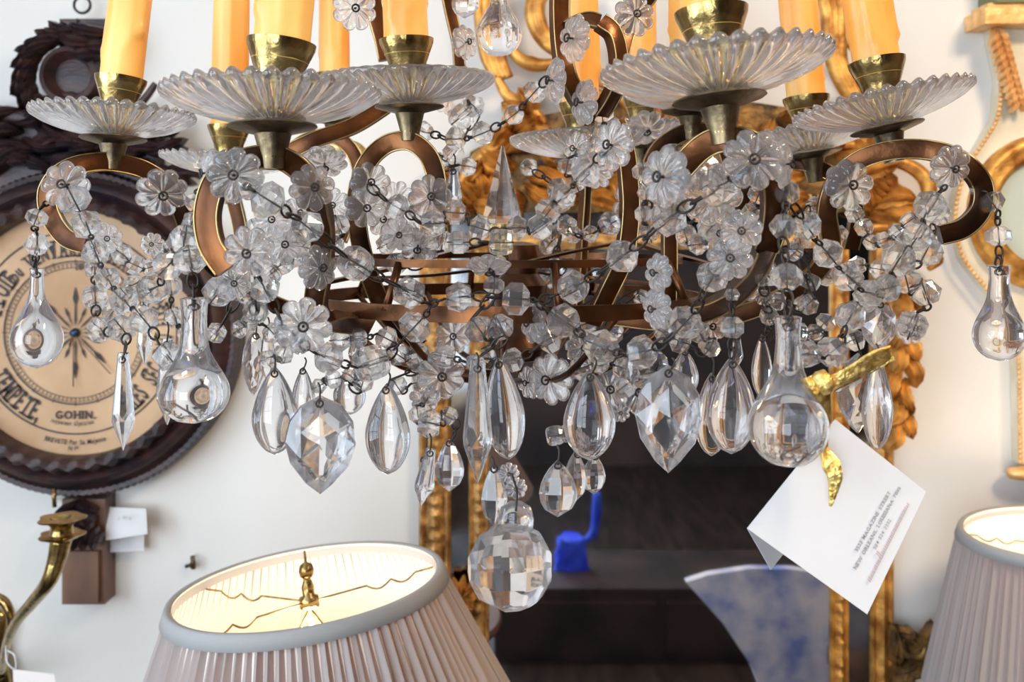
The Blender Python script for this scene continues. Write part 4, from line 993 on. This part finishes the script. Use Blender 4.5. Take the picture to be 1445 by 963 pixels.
# ------------------------------------------------------------------ tag with the gold ribbon
TD = .43
tc_ = thing('paper_tag', 'big folded white card printed with a New Orleans address hanging from a gold ribbon', 'price tag', P(1223,866,TD))
c1, c2, c3, c4 = (1178,592,.435), (1054,746,.425), (1223,867,.43), (1306,694,.44)
card('front_leaf', [c1,c2,c3,c4], TD, M['paper'], parent=tc_)
card('back_leaf', [(1178,592,.4365),(1054,746,.4265),(1087,804,.45),(1215,640,.455)], TD, M['paper'], parent=tc_)
pxm = .43/F0
Q = [P(*c) for c in (c3, c4, c2, c1)]
def cf(sx_, sy_):
    ex2 = Vector((1306-1223, 694-867)); Lx = ex2.length; ex2.normalize(); ey2 = Vector((-ex2.y, ex2.x)); ey2 = ey2 if ey2.x < 0 else -ey2
    dd = Vector((sx_-1223, sy_-867)); u0 = dd.dot(ex2); v0 = dd.dot(ey2); Ly = Vector((1054-1223, 746-867)).length
    def f(x, y, z):
        u = (u0+x)/Lx; v = (v0+y)/Ly
        p = Q[0]*(1-u)*(1-v)+Q[1]*u*(1-v)+Q[2]*(1-u)*v+Q[3]*u*v
        return p+Vector((0,-.0016,0))
    return f
M['cardink'] = mat('card_ink', (.34,.34,.36), .8)
b = MB()
text_flat(b, '3533 MAGAZINE STREET', 8.0, cf(1220,742), .012, .72, .10, fit=97)
text_flat(b, 'NEW ORLEANS, LOUISIANA 70115', 8.0, cf(1229,750), .012, .72, .10, fit=132)
text_flat(b, '504 524 2232', 7.6, cf(1238,758), .008, .72, .12, serif=False, fit=48)
b.build('printed_address', M['cardink'], tc_, smooth=False)
b = MB(); fn = cf(1250,769)
rs = random.Random(9); x = -61
while x < 61:
    h_ = rs.choice([5.5,5,6,5.5,5,13 if abs(x+22) < 3 or abs(x-8) < 3 else 4]); wq = rs.uniform(2.4,3.6)
    b.add([fn(x+a_, b_, .02) for a_, b_ in ((0,0),(1.7,0),(3.1,h_),(1.4,h_))], [(0,1,2,3)]); b.add([fn(x+a_, b_, .02) for a_, b_ in ((1,0),(wq,.2),(wq,1.7),(1,1.6))], [(0,1,2,3)]); x += wq
b.build('printed_script', M['redink'], tc_, smooth=False)
rb = thing('gold_ribbon', 'glittering gold ribbon tied around the drops and through the white card', 'ribbon', P(1170,600,.43))
def ribbon(name, pts, wds, twist, d=.43):
    b = MB(); path = smoothpath(pts, 8); N = len(path); rows = []
    for i, p in enumerate(path):
        u = i/(N-1); j = u*(len(wds)-1); w0 = wds[int(j)]; w1 = wds[min(int(j)+1, len(wds)-1)]; wv = (w0+(w1-w0)*(j-int(j)))/2*pxm
        t = (path[min(i+1,N-1)]-path[max(i-1,0)]).normalized(); sd_ = t.cross(Vector((0,1,0))).normalized(); nn = t.cross(sd_)
        a = twist[0]+(twist[1]-twist[0])*u; dr = sd_*cos(a)+nn*sin(a); dn = nn*cos(a)-sd_*sin(a)
        rows.append([p-dr*wv, p-dr*wv*.3+dn*wv*.25, p+dr*wv*.4-dn*wv*.2, p+dr*wv, p+dr*wv+dn*.0006, p+dr*wv*.4-dn*(wv*.2-.0006), p-dr*wv*.3+dn*(wv*.25+.0006), p-dr*wv+dn*.0006])
    b.grid(rows); return b.build(name, M['ribbon'], rb)
ribbon('loop', px3([(1162,545,.415),(1190,532,.412),(1225,512,.412),(1255,498,.415)]), [22,20,22,30,26], (0,.6))
ribbon('loop', px3([(1258,500,.416),(1225,520,.418),(1190,538,.416),(1160,552,.415)]), [18,16,14,16], (.4,0))
ribbon('loop', px3([(1145,530,.416),(1152,545,.415),(1160,562,.416),(1166,590,.42)]), [40,30,26,14], (.2,-.4))
ribbon('tail', px3([(1163,560,.418),(1168,590,.42),(1163,630,.421),(1172,655,.419),(1178,675,.418),(1172,715,.420)]), [12,8,10,26,20,3], (-.5,.5))
b = MB(); c0 = P(1162,540,.413); b.lathe([(.002,-.0045),(.006,-.004),(.0072,0),(.006,.004),(.002,.0045)], 14, Matrix.Translation(c0) @ Matrix.Rotation(1.0,4,'Y')); b.build('knot', M['ribbon'], rb)

# ------------------------------------------------------------------ things seen in the mirror (behind the camera)
def R3(px, py, vd): # reflected pixel -> real place at virtual depth vd
    v = P(px, py, vd); return Vector((v.x, 2*1.44*K-v.y, v.z))
ac = thing('armchair', 'blue and white marbled flared chair back reflected in the mirror', 'chair', (R3(1080,1050,2.0).x, 2*1.44*K-2.0*K, 0))
vd = 2.0
M['marble'] = noisy(mat('marbled_cloth', (.5,.55,.8), .8), (.22,.32,.75), (.86,.88,1.0), 9, 8, .2, 20, .35, .6)
o2 = [(968,822),(1000,812),(1060,803),(1120,804),(1190,815),(1240,830),(1225,900),(1200,980),(1180,1040),(1100,1045),(1080,990),(1060,940),(1020,880)]
pts = [R3(x, y, vd) for x, y in o2]; n_ = len(pts); b = MB()
b.add(pts+[p-Vector((0,.03,0)) for p in pts], [tuple(range(n_)), tuple(range(2*n_-1, n_-1, -1))]+[(i,(i+1)%n_,n_+(i+1)%n_,n_+i) for i in range(n_)])
b.build('chair_back', M['marble'], ac, smooth=False)
b = MB(); q = R3(1130,1045,vd); b.box((q.x+.0, q.y-.4, .14), (q.x+.16, q.y-.03, q.z-.08)); b.build('seat', M['marble'], ac, smooth=False)
for sx in (.02,.14):
    for sy in (-.37,-.07):
        b = MB(); b.lathe([(.012,0),(.018,.14)], 10, Matrix.Translation((q.x+sx, q.y+sy, 0))); b.build('leg', M['stick'], ac)
bl = noisy(mat('bright_blue_cloth', (.02,.06,.9), .6), (.01,.03,.8), (.06,.16,1.0), 8, 4)
vb = 3.0; p0 = R3(806,802,vb); e = S(1,vb)
cab = thing('low_cabinet', 'dark low cabinet reflected deep in the mirror', 'cabinet', (p0.x+.4, p0.y-.02, 0))
dk = noisy(mat('ebonised_wood', (.03,.02,.02), .6), (.015,.011,.012), (.05,.03,.028), 5, 5)
b = MB(); b.box((p0.x-.3, p0.y-.22, 0), (p0.x+1.0, p0.y+.22, p0.z-.001)); b.build('body', dk, cab, smooth=False)
for u0, u1 in ((-.26,.30),(.34,.94)):
    b = MB(); b.box((p0.x+u0, p0.y+.22, .04), (p0.x+u1, p0.y+.232, p0.z-.05)); b.build('door', dk, cab, smooth=False)
bag = thing('blue_bag', 'crumpled bright blue bag with an upright strap reflected in the mirror beside the faceted ball', 'bag', p0)
b = MB(); rows = []; rs = random.Random(2)
for i in range(7):
    z = i/6*44*e; row = []
    for j in range(28):
        a = 2*pi*j/28; f_ = (abs(cos(a))**.5*math.copysign(1, cos(a)), abs(sin(a))**.5*math.copysign(1, sin(a)))
        cr = 1+.07*sin(a*5+i*1.7)+.04*sin(a*9-i*2.3)
        row.append(p0+Vector((f_[0]*24*e*cr*(1-.04*i), f_[1]*14*e*cr, z+(3*e*sin(a*3) if i == 6 else 0))))
    rows.append(row)
b.grid(rows); b.f.append(tuple(reversed(range(28)))); b.f.append(tuple(range(6*28, 7*28))); b.build('body', bl, bag, smooth=.7)
b = MB(); b.tube(smoothpath([p0+Vector((20*e,0,38*e)), p0+Vector((31*e,0,52*e)), p0+Vector((34*e,0,78*e)), p0+Vector((36*e,0,106*e)), p0+Vector((39*e,-8*e,80*e)), p0+Vector((34*e,-14*e,40*e))], 6), 5*e, 8); b.build('strap', bl, bag)
